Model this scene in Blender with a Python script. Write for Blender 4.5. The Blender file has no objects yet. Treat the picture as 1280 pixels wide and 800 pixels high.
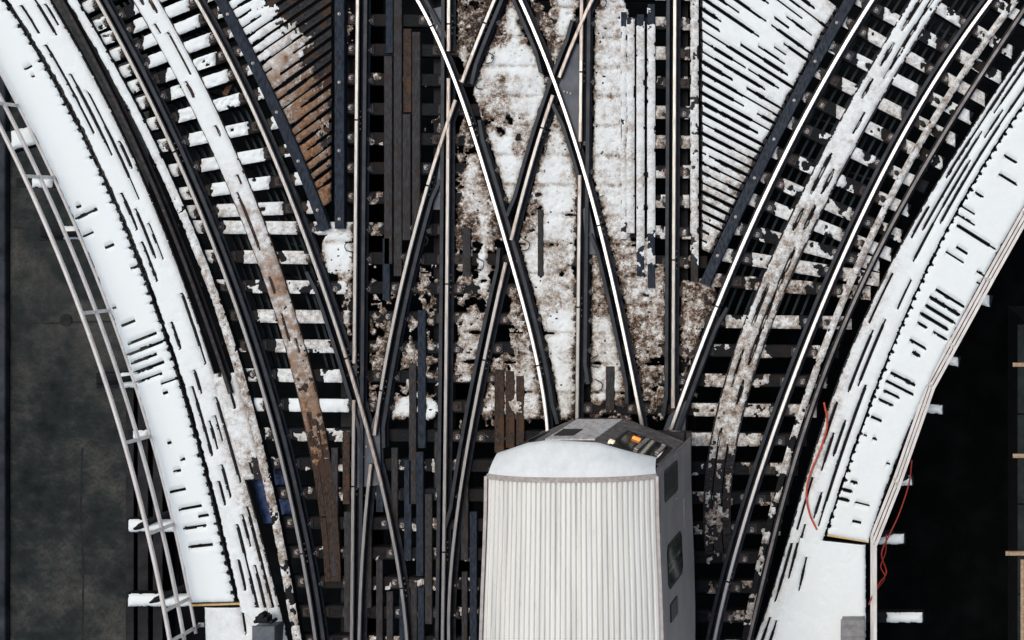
import bpy, math, random
import numpy as np
random.seed(7)
PI = math.pi
scene = bpy.context.scene
COL = scene.collection

# ------------------------------------------------------------------ camera geometry
# The camera hangs H metres above the tie tops looking straight down (a rise/shift lens view).
S0, H = 76.0, 22.0
F = S0 * H
NPX, NPY = 1150.0, 280.0
CX, CY = (NPX - 640) / S0, (400 - NPY) / S0

def W(px, py, z=0.0):
    k = (H - z) / F
    return (CX + (px - NPX) * k, CY - (py - NPY) * k, z)

def WA(px, py, z=0.0):
    px = np.asarray(px, float); py = np.asarray(py, float); z = np.broadcast_to(np.asarray(z, float), px.shape)
    k = (H - z) / F
    return np.stack([CX + (px - NPX) * k, CY - (py - NPY) * k, z], -1)

def base_px(px, z):          # image x of a point at height z dropped to z = 0
    return NPX + (px - NPX) * (H - z) / H

# ------------------------------------------------------------------ noise
def _hash(ix, iy, seed):
    h = (ix.astype(np.int64) * 374761393 + iy.astype(np.int64) * 668265263 + seed * 1274126177) & 0x7fffffff
    h = ((h ^ (h >> 13)) * 1274126177) & 0x7fffffff
    h = h ^ (h >> 16)
    return (h & 0xffff) / 65535.0

def vn(x, y, seed=0):
    x = np.asarray(x, float); y = np.asarray(y, float)
    x, y = np.broadcast_arrays(x, y)
    ix = np.floor(x); iy = np.floor(y)
    fx = x - ix; fy = y - iy
    fx = fx * fx * (3 - 2 * fx); fy = fy * fy * (3 - 2 * fy)
    a = _hash(ix, iy, seed); b = _hash(ix + 1, iy, seed)
    c = _hash(ix, iy + 1, seed); d = _hash(ix + 1, iy + 1, seed)
    return (a * (1 - fx) + b * fx) * (1 - fy) + (c * (1 - fx) + d * fx) * fy

def fbm(x, y, seed=0, o=3):
    t = 0; a = 1; s = 0
    for i in range(o):
        t = t + a * vn(np.asarray(x) * 2 ** i, np.asarray(y) * 2 ** i, seed + i * 11); s += a; a *= .55
    return t / s

def sstep(a, b, x):
    t = np.clip((np.asarray(x, float) - a) / (b - a), 0, 1)
    return t * t * (3 - 2 * t)

# ------------------------------------------------------------------ materials
MATS = {}
class NT:
    def __init__(s, name):
        s.m = bpy.data.materials.new(name); s.m.use_nodes = True
        s.t = s.m.node_tree; s.n = s.t.nodes; s.l = s.t.links
        s.b = s.n['Principled BSDF']; s.co = s.n.new('ShaderNodeTexCoord')
        MATS[name] = s.m
    def mapping(s, scale):
        mp = s.n.new('ShaderNodeMapping'); mp.inputs['Scale'].default_value = scale
        s.l.new(s.co.outputs['Object'], mp.inputs['Vector'])
        oi = s.n.new('ShaderNodeObjectInfo')
        mv = s.n.new('ShaderNodeVectorMath'); mv.operation = 'ADD'
        ml = s.n.new('ShaderNodeMath'); ml.operation = 'MULTIPLY'; ml.inputs[1].default_value = 57.0
        s.l.new(oi.outputs['Random'], ml.inputs[0]); s.l.new(ml.outputs[0], mv.inputs[0])
        s.l.new(mp.outputs[0], mv.inputs[1])
        return mv.outputs[0]
    def noise(s, scale, detail=4, vec=None, rough=.6):
        nz = s.n.new('ShaderNodeTexNoise'); nz.inputs['Scale'].default_value = scale
        nz.inputs['Detail'].default_value = detail; nz.inputs['Roughness'].default_value = rough
        s.l.new(vec if vec is not None else s.co.outputs['Object'], nz.inputs['Vector'])
        return nz.outputs['Fac']
    def ramp(s, fac, stops):
        r = s.n.new('ShaderNodeValToRGB'); e = r.color_ramp.elements
        while len(e) < len(stops): e.new(.5)
        for el, (p, c) in zip(e, stops):
            el.position = p; el.color = (*c, 1) if len(c) == 3 else c
        s.l.new(fac, r.inputs['Fac']); return r.outputs['Color']
    def mix(s, fac, a, b):
        m = s.n.new('ShaderNodeMix'); m.data_type = 'RGBA'
        for v, i in ((fac, 0), (a, 6), (b, 7)):
            if isinstance(v, tuple): m.inputs[i].default_value = (*v, 1)
            elif isinstance(v, (int, float)): m.inputs[i].default_value = v
            else: s.l.new(v, m.inputs[i])
        return m.outputs[2]
    def math(s, op, a, b=0., c=None):
        m = s.n.new('ShaderNodeMath'); m.operation = op
        for i, v in enumerate((a, b, c)):
            if v is None: continue
            if isinstance(v, (int, float)): m.inputs[i].default_value = v
            else: s.l.new(v, m.inputs[i])
        return m.outputs[0]
    def bump(s, h, strength=.4, dist=.01):
        b = s.n.new('ShaderNodeBump'); b.inputs['Strength'].default_value = strength; b.inputs['Distance'].default_value = dist
        s.l.new(h, b.inputs['Height']); s.l.new(b.outputs[0], s.b.inputs['Normal'])
    def done(s, col=None, rough=.7, metal=0., spec=None):
        if col is not None:
            if isinstance(col, tuple): s.b.inputs['Base Color'].default_value = (*col, 1)
            else: s.l.new(col, s.b.inputs['Base Color'])
        if isinstance(rough, (int, float)): s.b.inputs['Roughness'].default_value = rough
        else: s.l.new(rough, s.b.inputs['Roughness'])
        s.b.inputs['Metallic'].default_value = metal
        if spec is not None: s.b.inputs['Specular IOR Level'].default_value = spec
        return s.m

def make_wood(name, dark, light, frost, frost_amt, stretch=(1, 1, 1), rust=None):
    m = NT(name); v = m.mapping(stretch)
    c = m.ramp(m.noise(9, 6, v, .7), [(.37, dark), (.64, light)])
    if rust:
        c = m.mix(m.math('MULTIPLY', m.math('GREATER_THAN', m.noise(3.2, 4, None), .56), .7), c, rust)
    f = m.noise(26, 5, None, .75)
    big = m.noise(2.3, 3, None)
    f2 = m.math('ADD', m.math('MULTIPLY', f, .6), m.math('MULTIPLY', big, .4))
    fr = m.ramp(f2, [(max(0, .74 - frost_amt), (0, 0, 0)), (min(1, .86 - frost_amt), (1, 1, 1))])
    c = m.mix(fr, c, frost)
    m.bump(m.noise(14, 6, v), .5, .01)
    m.done(c, .8, 0, .18)

def make_materials():
    # snow, with the dirt of each place in the attribute "dirt"
    m = NT('snow')
    at = m.n.new('ShaderNodeAttribute'); at.attribute_name = 'dirt'
    d = at.outputs['Fac']
    n1 = m.noise(9, 7, None, .78); n2 = m.noise(48, 5, None, .75); n3 = m.noise(170, 2)
    rt = m.n.new('ShaderNodeAttribute'); rt.attribute_name = 'rust'
    nn = m.math('ADD', m.math('MULTIPLY', n1, .70), m.math('MULTIPLY', n2, .30))
    k = m.math('MULTIPLY', d, m.math('ADD', m.math('MULTIPLY', m.math('SUBTRACT', nn, .5), 7.5), .85))
    base = m.ramp(k, [(.0, (.835, .90, .885)), (.16, (.74, .765, .745)), (.42, (.42, .372, .315)), (.72, (.15, .10, .066)), (1., (.030, .022, .019))])
    rus = m.ramp(nn, [(.36, (.035, .022, .015)), (.46, (.17, .088, .045)), (.55, (.34, .20, .115)), (.66, (.52, .43, .35))])
    base = m.mix(rt.outputs['Fac'], base, rus)
    sp = m.math('MULTIPLY', m.math('GREATER_THAN', n2, .635), m.math('MINIMUM', m.math('MAXIMUM', m.math('MULTIPLY', m.math('SUBTRACT', d, .1), 2.6), 0.0), 1.0))
    c = m.mix(m.math('MULTIPLY', sp, .85), base, (.02, .016, .015))
    m.bump(m.math('ADD', m.math('MULTIPLY', n2, m.math('ADD', m.math('MULTIPLY', d, 1.6), .25)), m.math('MULTIPLY', n3, .25)), .45, .02)
    m.done(c, .75, 0, .2)
    # timber
    make_wood('tie_wood', (.004, .005, .006), (.015, .017, .019), (.20, .20, .21), .055, (1, 6, 6), (.018, .013, .010))
    make_wood('dark_timber', (.012, .015, .021), (.05, .06, .075), (.35, .38, .40), .0, (3, 1, 3))
    make_wood('blue_timber', (.010, .014, .022), (.034, .045, .06), (.22, .25, .28), .03, (3, 1, 3))
    make_wood('grey_plank', (.018, .018, .021), (.062, .06, .058), (.34, .33, .32), .13, (7, 1, 3), (.034, .026, .021))
    make_wood('brown_plank', (.016, .012, .010), (.075, .052, .038), (.36, .30, .25), .08, (5, 2, 3), (.085, .042, .02))
    make_wood('slat_wood', (.008, .009, .011), (.04, .038, .037), (.30, .27, .24), .055, (2, 2, 3), (.06, .032, .017))
    make_wood('deck_plank', (.012, .011, .012), (.045, .04, .04), (.20, .18, .17), .02, (1, 3, 3))
    make_wood('rusty_plank', (.016, .012, .010), (.075, .05, .034), (.36, .31, .26), .07, (5, 1.5, 3), (.055, .033, .022))
    make_wood('offcut_wood', (.06, .035, .02), (.20, .12, .07), (.4, .34, .28), .04, (3, 3, 3), (.18, .08, .03))
    make_wood('pale_lumber', (.28, .19, .12), (.48, .36, .25), (.6, .55, .5), .0, (2, 2, 2))
    # metals
    m = NT('rail_head'); v = m.mapping((30, 1.2, 1))
    nz = m.noise(4, 4, v)
    m.done(m.ramp(nz, [(.25, (.13, .127, .122)), (.6, (.31, .303, .29))]), m.ramp(m.noise(3, 3, v), [(.3, (.3,)*3), (.7, (.42,)*3)]), 1.0)
    m = NT('rail_bright'); v = m.mapping((10, 1, 1))
    m.done(m.ramp(m.noise(5, 3, v), [(.25, (.48, .46, .44)), (.7, (.76, .74, .72))]), .36, 1.0)
    m = NT('rail_web')
    m.bump(m.noise(60, 3), .3, .004)
    m.done(m.ramp(m.noise(7, 5), [(.35, (.010, .012, .016)), (.6, (.028, .032, .04)), (.75, (.055, .04, .032))]), .6, .3, .3)
    m = NT('guard_steel')
    m.done(m.ramp(m.noise(5, 6), [(.3, (.009, .012, .016)), (.58, (.024, .029, .036)), (.74, (.06, .042, .032)), (.85, (.10, .09, .085))]), .5, .35, .35)
    m = NT('worn_steel'); v = m.mapping((8, 1, 1))
    m.done(m.ramp(m.noise(6, 5, v), [(.3, (.16, .135, .12)), (.65, (.42, .38, .345))]), .45, .8)
    m = NT('frog_plate')
    m.done(m.ramp(m.noise(4, 6), [(.3, (.035, .045, .06)), (.6, (.075, .088, .105)), (.8, (.14, .12, .11))]), .55, .4)
    m = NT('third_steel')
    m.done(m.ramp(m.noise(4, 5), [(.3, (.075, .07, .068)), (.7, (.24, .225, .22))]), .5, .5)
    m = NT('iron')
    m.bump(m.noise(80, 3), .5, .004)
    m.done(m.ramp(m.noise(12, 5), [(.3, (.014, .013, .013)), (.6, (.05, .042, .038)), (.72, (.12, .07, .045)), (.85, (.3, .28, .27))]), .7, .2, .3)
    m = NT('washer')
    m.done(m.ramp(m.noise(30, 3), [(.3, (.18, .16, .145)), (.7, (.52, .49, .46))]), .6, .4)
    m = NT('girder')
    m.done(m.ramp(m.noise(5, 5), [(.35, (.006, .007, .008)), (.7, (.022, .022, .024))]), .7, 0, .2)
    m = NT('brace_steel'); m.done(m.ramp(m.noise(4, 5), [(.3, (.008, .012, .015)), (.7, (.024, .033, .038))]), .7, .1, .2)
    m = NT('galvanised')
    v = m.mapping((4, 1, 4))
    m.done(m.ramp(m.noise(3, 5, v), [(.3, (.56, .53, .49)), (.65, (.76, .73, .69))]), .55, .15)
    m = NT('bracket_black')
    m.done(m.ramp(m.noise(9, 4), [(.35, (.004, .005, .006)), (.75, (.018, .018, .02))]), .75, 0, .2)
    # ground
    m = NT('asphalt_shaded')
    m.done(m.ramp(m.noise(1.3, 8), [(.45, (.0022, .0028, .003)), (.72, (.0065, .0075, .008)), (.84, (.02, .022, .023))]), .9, 0, .04)  # near-black so the colour carries the deep shade below and beside the tracks
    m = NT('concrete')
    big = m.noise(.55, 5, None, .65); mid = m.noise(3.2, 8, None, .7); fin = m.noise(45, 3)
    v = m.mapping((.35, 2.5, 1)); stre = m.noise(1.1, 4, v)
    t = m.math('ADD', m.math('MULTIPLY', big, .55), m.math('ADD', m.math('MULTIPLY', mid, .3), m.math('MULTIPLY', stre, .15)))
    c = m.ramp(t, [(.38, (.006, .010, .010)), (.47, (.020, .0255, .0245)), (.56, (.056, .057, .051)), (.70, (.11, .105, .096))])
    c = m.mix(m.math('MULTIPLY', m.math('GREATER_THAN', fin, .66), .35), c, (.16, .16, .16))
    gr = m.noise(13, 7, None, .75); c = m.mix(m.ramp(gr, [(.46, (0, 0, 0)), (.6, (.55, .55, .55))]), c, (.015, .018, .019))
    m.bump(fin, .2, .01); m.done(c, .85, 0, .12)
    m = NT('kerb_stone')
    m.done(m.ramp(m.noise(2, 6), [(.35, (.012, .015, .019)), (.7, (.05, .058, .068))]), .8, 0, .15)
    m = NT('salt')
    m.done(m.ramp(m.noise(14, 6), [(.35, (.05, .05, .05)), (.7, (.22, .22, .22))]), .9)
    # painted things
    m = NT('train_roof'); v = m.mapping((3.5, .12, 1))
    c = m.ramp(m.noise(3.5, 6, v), [(.28, (.62, .62, .565)), (.5, (.80, .805, .75)), (.75, (.86, .865, .81))])
    c = m.mix(m.math('MULTIPLY', m.math('GREATER_THAN', m.noise(9, 6, m.mapping((4, .35, 1)), .7), .635), .3), c, (.35, .33, .30))
    m.done(c, .5, .1, .4)
    m = NT('train_cap')
    c = m.ramp(m.noise(6, 7, None, .7), [(.3, (.64, .685, .685)), (.55, (.735, .785, .78)), (.75, (.79, .835, .83))])
    m.bump(m.noise(40, 4), .12, .004); m.done(c, .7)
    m = NT('train_seam'); m.done(m.ramp(m.noise(20, 4), [(.35, (.30, .26, .23)), (.7, (.48, .44, .40))]), .7)
    m = NT('train_side'); v = m.mapping((1, .3, 1))
    m.done(m.ramp(m.noise(4, 5, v), [(.3, (.27, .243, .228)), (.7, (.38, .35, .33))]), .5, .15)
    m = NT('train_front')
    m.done(m.ramp(m.noise(9, 7, None, .75), [(.35, (.05, .045, .043)), (.55, (.16, .148, .14)), (.75, (.36, .34, .33))]), .7, .1)
    m = NT('train_door')
    m.done(m.ramp(m.noise(12, 7, None, .75), [(.35, (.25, .235, .22)), (.5, (.62, .60, .58)), (.7, (.84, .83, .81))]), .7, 0)
    m = NT('train_dark'); m.done((.012, .012, .013), .5)
    m = NT('trim'); m.done(m.ramp(m.noise(8, 3), [(.3, (.32, .29, .28)), (.7, (.5, .47, .45))]), .4, .5)
    m = NT('glass'); m.done(m.ramp(m.noise(1.6, 2), [(.35, (.006, .009, .009)), (.7, (.03, .045, .03))]), .08, 0, .6)
    m = NT('glass_reflection'); v = m.mapping((1, 7, 1))
    m.done(m.ramp(m.noise(1.3, 2, v), [(.4, (.01, .02, .015)), (.58, (.05, .07, .04)), (.66, (.24, .25, .12))]), .1, 0, .6)  # greenish yellow streaks are reflections painted into the dark pane colour
    m = NT('rubber'); m.done((.01, .01, .011), .7)
    m = NT('orange_cable'); m.done(m.ramp(m.noise(20, 3), [(.3, (.42, .045, .015)), (.7, (.62, .10, .03))]), .55)
    m = NT('red_cable'); m.done((.33, .03, .018), .55)
    m = NT('wire'); m.done((.006, .006, .007), .6)
    m = NT('yellow_paint'); m.done(m.ramp(m.noise(30, 4), [(.4, (.55, .48, .36)), (.55, (.60, .36, .06))]), .7)
    m = NT('box_grey'); m.done(m.ramp(m.noise(7, 5), [(.3, (.16, .16, .16)), (.7, (.30, .30, .30))]), .6, .2)
    m = NT('box_slate'); m.done(m.ramp(m.noise(7, 5), [(.3, (.07, .085, .095)), (.7, (.13, .15, .165))]), .6, .2)
    m = NT('tarp_blue'); m.bump(m.noise(9, 4), .8, .03); m.done(m.ramp(m.noise(5, 4), [(.35, (.012, .035, .11)), (.58, (.04, .08, .21)), (.72, (.30, .35, .52))]), .6)
    m = NT('board_green'); m.done(m.ramp(m.noise(4, 6), [(.35, (.012, .015, .015)), (.65, (.025, .03, .03)), (.8, (.07, .07, .075))]), .85, 0, .1)
    m = NT('lit_orange'); m.done((.8, .25, .05), .5)
    m.b.inputs['Emission Color'].default_value = (1, .33, .06, 1); m.b.inputs['Emission Strength'].default_value = .9
    m = NT('lit_cream'); m.done((.9, .8, .6), .4)
    m.b.inputs['Emission Color'].default_value = (1, .85, .6, 1); m.b.inputs['Emission Strength'].default_value = .5
make_materials()

# ------------------------------------------------------------------ objects
ORG = {}
def setp(o, label=None, cat=None, group=None, kind=None):
    if label: o['label'] = label
    if cat: o['category'] = cat
    if group: o['group'] = group
    if kind: o['kind'] = kind
    return o

def thing(name, loc, label, cat, group=None):
    o = bpy.data.objects.new(name, None); o.empty_display_size = .2
    COL.objects.link(o); o.location = loc; ORG[o.name] = np.array(loc, float)
    return setp(o, label, cat, group)

class MB:
    def __init__(s): s.v = []; s.f = []; s.mi = []
    def add(s, vs, fs, mi=0):
        b = len(s.v); s.v.extend([tuple(map(float, p)) for p in vs])
        s.f.extend([tuple(i + b for i in f) for f in fs])
        s.mi.extend(mi if isinstance(mi, list) else [mi] * len(fs))
    def sweep(s, path, prof, mi=0, cap=True, scale=None):
        path = np.asarray(path, float); n = len(path); m = len(prof)
        t = np.gradient(path[:, :2], axis=0); t /= np.linalg.norm(t, axis=1)[:, None] + 1e-9
        nx = np.stack([t[:, 1], -t[:, 0]], 1)
        vs = []
        for i in range(n):
            for (a, z) in prof:
                vs.append((path[i, 0] + nx[i, 0] * a, path[i, 1] + nx[i, 1] * a, path[i, 2] + z))
        fs = []; mm = []
        for i in range(n - 1):
            for j in range(m):
                fs.append((i * m + j, i * m + (j + 1) % m, (i + 1) * m + (j + 1) % m, (i + 1) * m + j))
                mm.append(mi[j] if isinstance(mi, (list, tuple)) else mi)
        if cap:
            c = mi[0] if isinstance(mi, (list, tuple)) else mi
            fs.append(tuple(range(m))[::-1]); mm.append(c)
            fs.append(tuple((n - 1) * m + j for j in range(m))); mm.append(c)
        s.add(vs, fs, mm)
    def box(s, c, ax, ay, hx, hy, z0, z1, mi=0, bev=.006):
        ax = np.array(ax, float); ay = np.array(ay, float); c = np.array(c[:2], float)
        def ring(ix, iy, z): return [(*(c + ax * sx * ix + ay * sy * iy), z) for sx, sy in ((-1, -1), (1, -1), (1, 1), (-1, 1))]
        b = min(bev, hx * .4, hy * .4, (z1 - z0) * .4)
        vs = ring(hx, hy, z0) + ring(hx, hy, z1 - b) + ring(hx - b, hy - b, z1)
        fs = [(3, 2, 1, 0)]
        for r in (0, 4):
            for j in range(4): fs.append((r + j, r + (j + 1) % 4, r + 4 + (j + 1) % 4, r + 4 + j))
        fs.append((8, 9, 10, 11))
        s.add(vs, fs, mi)
    def prism(s, poly, z0, z1, mi=0):
        n = len(poly)
        ar = sum(poly[i][0] * poly[(i + 1) % n][1] - poly[(i + 1) % n][0] * poly[i][1] for i in range(n))
        if ar < 0: poly = poly[::-1]
        vs = [(p[0], p[1], z0) for p in poly] + [(p[0], p[1], z1) for p in poly]
        fs = [tuple(range(n))[::-1], tuple(range(n, 2 * n))] + [(i, (i + 1) % n, n + (i + 1) % n, n + i) for i in range(n)]
        s.add(vs, fs, mi)
    def cyl(s, c, r, z0, z1, n=10, mi=0, r2=None):
        r2 = r if r2 is None else r2
        vs = [(c[0] + r * math.cos(2 * PI * i / n), c[1] + r * math.sin(2 * PI * i / n), z0) for i in range(n)]
        vs += [(c[0] + r2 * math.cos(2 * PI * i / n), c[1] + r2 * math.sin(2 * PI * i / n), z1) for i in range(n)]
        s.add(vs, [tuple(range(n))[::-1], tuple(range(n, 2 * n))] + [(i, (i + 1) % n, n + (i + 1) % n, n + i) for i in range(n)], mi)
    def torus(s, c, R, r, z, n=14, m=6, mi=0):
        vs = []; fs = []
        for i in range(n):
            a = 2 * PI * i / n
            for j in range(m):
                b = 2 * PI * j / m
                vs.append((c[0] + (R + r * math.cos(b)) * math.cos(a), c[1] + (R + r * math.cos(b)) * math.sin(a), z + r * math.sin(b)))
        for i in range(n):
            for j in range(m):
                fs.append((i * m + j, ((i + 1) % n) * m + j, ((i + 1) % n) * m + (j + 1) % m, i * m + (j + 1) % m))
        s.add(vs, fs, mi)
    def tube(s, path, r, n=6, mi=0):
        P = np.asarray(path, float); N = len(P)
        T = np.gradient(P, axis=0); T /= np.linalg.norm(T, axis=1)[:, None] + 1e-9
        vs = []; up = np.array((.013, .031, 1.0))
        for i in range(N):
            a = np.cross(T[i], up)
            if np.linalg.norm(a) < .05: a = np.cross(T[i], (1, 0, 0))
            a /= np.linalg.norm(a); b = np.cross(a, T[i])
            for j in range(n):
                q = 2 * PI * j / n
                vs.append(P[i] + r * (a * math.cos(q) + b * math.sin(q)))
        fs = [(i * n + j, i * n + (j + 1) % n, (i + 1) * n + (j + 1) % n, (i + 1) * n + j) for i in range(N - 1) for j in range(n)]
        fs += [tuple(range(n))[::-1], tuple((N - 1) * n + j for j in range(n))]
        s.add(vs, fs, mi)
    def build(s, name, mats, parent=None, smooth=False, origin=None):
        V = np.array(s.v, float)
        if origin is None:
            if parent is not None: origin = ORG[parent.name]
            else: origin = np.array([(V[:, 0].min() + V[:, 0].max()) / 2, (V[:, 1].min() + V[:, 1].max()) / 2, V[:, 2].min()])
        me = bpy.data.meshes.new(name)
        me.from_pydata((V - origin).tolist(), [], s.f); me.update()
        for mm in (mats if isinstance(mats, (list, tuple)) else [mats]): me.materials.append(MATS[mm])
        me.polygons.foreach_set('material_index', s.mi)
        if smooth: me.polygons.foreach_set('use_smooth', [True] * len(me.polygons))
        return link(name, me, parent, origin)

def link(name, me, parent, origin):
    o = bpy.data.objects.new(name, me); COL.objects.link(o)
    if parent is not None:
        o.parent = parent; o.location = np.array(origin) - ORG[parent.name]
    else: o.location = origin
    ORG[o.name] = np.array(origin, float)
    return o

def grid_mesh(name, V, keep, dirt, mat, parent=None, origin=None, rust=None):
    if name == 'snow_cap':      # every separate patch of snow is a part of its own
        lab = np.where(keep, np.arange(1, keep.size + 1).reshape(keep.shape), 0)
        while True:
            n = np.pad(lab, 1)
            m = np.where(keep, np.maximum.reduce([n[1:-1, 1:-1], n[:-2, 1:-1], n[2:, 1:-1], n[1:-1, :-2], n[1:-1, 2:]]), 0)
            if (m == lab).all(): break
            lab = m
        ids, cnt = np.unique(lab[lab > 0], return_counts=True)
        for i, c in sorted(zip(ids, cnt), key=lambda t: -t[1])[:8]:
            if c >= 10: grid_part(name, V, lab == i, dirt, mat, parent, origin, rust)
        return None
    return grid_part(name, V, keep, dirt, mat, parent, origin, rust)

def grid_part(name, V, keep, dirt, mat, parent=None, origin=None, rust=None):
    """V (a,b,3) vertices of a height field, keep (a-1,b-1) faces to keep, dirt (a,b)."""
    a, b = V.shape[:2]
    idx = np.arange(a * b).reshape(a, b)
    q = np.stack([idx[:-1, :-1], idx[:-1, 1:], idx[1:, 1:], idx[1:, :-1]], -1)[keep]
    if len(q) == 0: return None
    used = np.unique(q); remap = np.full(a * b, -1); remap[used] = np.arange(len(used))
    q = remap[q]; P = V.reshape(-1, 3)[used]; D = np.asarray(dirt, float).reshape(-1)[used]
    e1 = P[q[:, 1]] - P[q[:, 0]]; e2 = P[q[:, 3]] - P[q[:, 0]]
    if np.mean(e1[:, 0] * e2[:, 1] - e1[:, 1] * e2[:, 0]) < 0: q = q[:, ::-1]
    if origin is None:
        origin = ORG[parent.name] if parent is not None else np.array([P[:, 0].mean(), P[:, 1].mean(), P[:, 2].min()])
    me = bpy.data.meshes.new(name)
    me.vertices.add(len(P)); me.vertices.foreach_set('co', (P - origin).astype(np.float32).ravel())
    me.loops.add(q.size); me.loops.foreach_set('vertex_index', q.astype(np.int32).ravel())
    me.polygons.add(len(q)); me.polygons.foreach_set('loop_start', np.arange(0, q.size, 4, dtype=np.int32))
    me.polygons.foreach_set('use_smooth', np.ones(len(q), bool))
    me.update(calc_edges=True); me.validate()
    at = me.attributes.new('dirt', 'FLOAT', 'POINT'); at.data.foreach_set('value', D.astype(np.float32))
    if rust is not None:
        at = me.attributes.new('rust', 'FLOAT', 'POINT'); at.data.foreach_set('value', rust.reshape(-1)[used].astype(np.float32))
    me.materials.append(MATS[mat])
    return link(name, me, parent, origin)

ORD = ['first', 'second', 'third', 'fourth', 'fifth', 'sixth', 'seventh', 'eighth', 'ninth', 'tenth', 'eleventh', 'twelfth', 'thirteenth',
       'fourteenth', 'fifteenth', 'sixteenth', 'seventeenth', 'eighteenth', 'nineteenth', 'twentieth', 'twenty-first', 'twenty-second', 'twenty-third']

# ------------------------------------------------------------------ measured curves, image x as a function of image y
class Cv:
    def __init__(s, pts, deg=3, z=0.0):
        p = np.array(pts, float); s.z = z
        s.c = np.polyfit((p[:, 1] - 400) / 400, p[:, 0], min(deg, len(p) - 1))
        s.y0, s.y1 = p[:, 1].min(), p[:, 1].max()
    def x(s, y):
        y = np.asarray(y, float); yc = np.clip(y, s.y0 - 60, s.y1 + 60)
        r = np.polyval(s.c, (yc - 400) / 400)
        d = np.polyval(np.polyder(s.c), (yc - 400) / 400) / 400
        return r + d * (y - yc)
    def bx(s, y): return base_px(s.x(y), s.z)      # dropped to z = 0
    def path(s, y0, y1, z=None, step=12, off=0.0):
        n = max(2, int(abs(y1 - y0) / step) + 1)
        y = np.linspace(y0, y1, n)
        P = WA(s.x(y) + off, y, s.z)
        if z is not None: P[:, 2] = z
        return P

ZH = .155
C = dict(
    R1=Cv([(447, 0), (445, 270), (443, 454), (441, 535), (440, 800)], 1, ZH),
    R2=Cv([(561, 0), (559.5, 236), (558, 400), (557, 535), (553, 800)], 2, ZH),
    R3=Cv([(727, 0), (725, 200), (723, 390), (721, 528)], 1, ZH),
    R4=Cv([(843.5, 0), (842.5, 270), (841, 508)], 1, ZH),
    D1=Cv([(522, 0), (553, 64), (577, 122), (606, 216), (622, 267), (640, 329), (664, 420), (684, 535)], 4, ZH),
    D2=Cv([(650, 0), (694, 101), (724, 199), (744, 267), (761.5, 332), (782, 427), (799, 515)], 3, ZH),
    D3=Cv([(619, 0), (587, 74), (556, 165), (526, 266), (492, 403), (470, 520), (461, 611), (453, 710), (449, 800)], 4, ZH),
    D4=Cv([(741, 0), (719, 45), (696, 101), (678, 165), (646, 268), (638, 309), (614, 410), (588, 531), (570, 665), (561, 800)], 4, ZH),
    LO=Cv([(120, 0), (149, 47), (189, 125), (216, 186), (251, 268), (277, 336), (300, 400), (319, 456), (340, 529), (364, 621), (377, 692), (394, 800)], 3, ZH),
    LI=Cv([(246, 0), (290, 81), (319, 143), (371, 268), (401, 349), (431, 440), (456, 532), (468, 565), (477, 604), (492, 675), (509, 800)], 4, ZH),
    RE=Cv([(1090, 0), (1024, 115), (985, 185), (960, 233), (947, 265), (897, 383), (846, 515), (839, 535)], 3, ZH),
    RO=Cv([(1238, 0), (1169, 101), (1115, 192), (1079, 267), (1027.5, 383), (967, 535), (960, 564), (927, 665), (893, 800)], 4, ZH),
    ST=Cv([(89, 0), (135, 74), (169, 145), (199, 203), (223, 264), (248, 309), (273, 376), (294, 454), (311, 508), (320, 554), (340, 628), (354, 695), (371, 800)], 4, .13),
    T3=Cv([(76, 0), (111, 61), (149, 135), (169, 189), (206, 264), (236, 339), (257, 407), (280, 468)], 3, .18),
    CS=Cv([(184, 0), (227, 78), (277, 178), (309, 252), (323, 290), (340, 340), (365, 420), (385, 485), (397, 530), (407, 620), (418, 720)], 4, .05),
    GT=Cv([(275, 0), (300, 47), (330, 108), (371, 195), (393, 255), (406, 287)], 3, .13),
    LE=Cv([(-55, 0), (2, 90), (92, 268), (135, 382), (175, 484), (188, 532), (216, 648), (241, 750)], 4, .05),
    SW=Cv([(10, 0), (34, 37), (73, 105), (101, 155), (128, 209), (153, 268), (184, 343), (208, 414), (230, 481), (246, 533), (257, 574), (270, 628), (287, 699), (299, 753)], 4, .05),
    BR=Cv([(66, 0), (115, 88), (162, 179), (201, 264), (216, 316), (246, 393), (277, 478), (292, 530), (305, 590), (322, 650), (335, 690), (350, 740), (362, 800)], 4, .05),
    TR=Cv([(1062, 0), (1022, 72), (985, 140), (950, 207), (924, 262), (902, 310), (881, 354)], 2, .13),
    CR=Cv([(1159, 0), (1108, 81), (1068, 150), (1027, 230), (1003, 285), (965, 360), (932, 440), (910, 530), (900, 615), (896, 670)], 4, .05),
    SR=Cv([(1270, 0), (1203, 91), (1156, 169), (1107, 266), (1054, 366), (1014, 481), (997, 535), (965, 640), (938, 760)], 4, .13),
    GR=Cv([(1288, 0), (1220, 105), (1159, 202), (1121, 267), (1061, 393), (1009, 529), (960, 697), (937, 797)], 4, .18),
    BL=Cv([(1320, 0), (1280, 51), (1240, 125), (1189, 203), (1145, 268), (1119, 316), (1092, 366), (1061, 427), (1038, 501), (1028, 545), (1004, 621), (985, 665), (968, 710), (955, 760), (946, 800)], 4, .05),
    SX=Cv([(1385, 0), (1330, 68), (1280, 132), (1247, 172), (1220, 223), (1193, 268), (1162.5, 329), (1135.5, 390), (1108.5, 451), (1090, 501), (1076, 533), (1058, 587), (1041, 638), (1033, 669)], 4, .05),
    DE=Cv([(1440, 0), (1335, 168), (1276, 268), (1230, 346), (1185, 428), (1146, 512), (1114, 604), (1085, 677)], 3, .05),
)

# ------------------------------------------------------------------ snow and dirt over the place
def soft(px, py, r, e=10):
    x0, x1, y0, y1 = r
    return sstep(x0 - e, x0 + e, px) * sstep(x1 + e, x1 - e, px) * sstep(y0 - e, y0 + e, py) * sstep(y1 + e, y1 - e, py)

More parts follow.
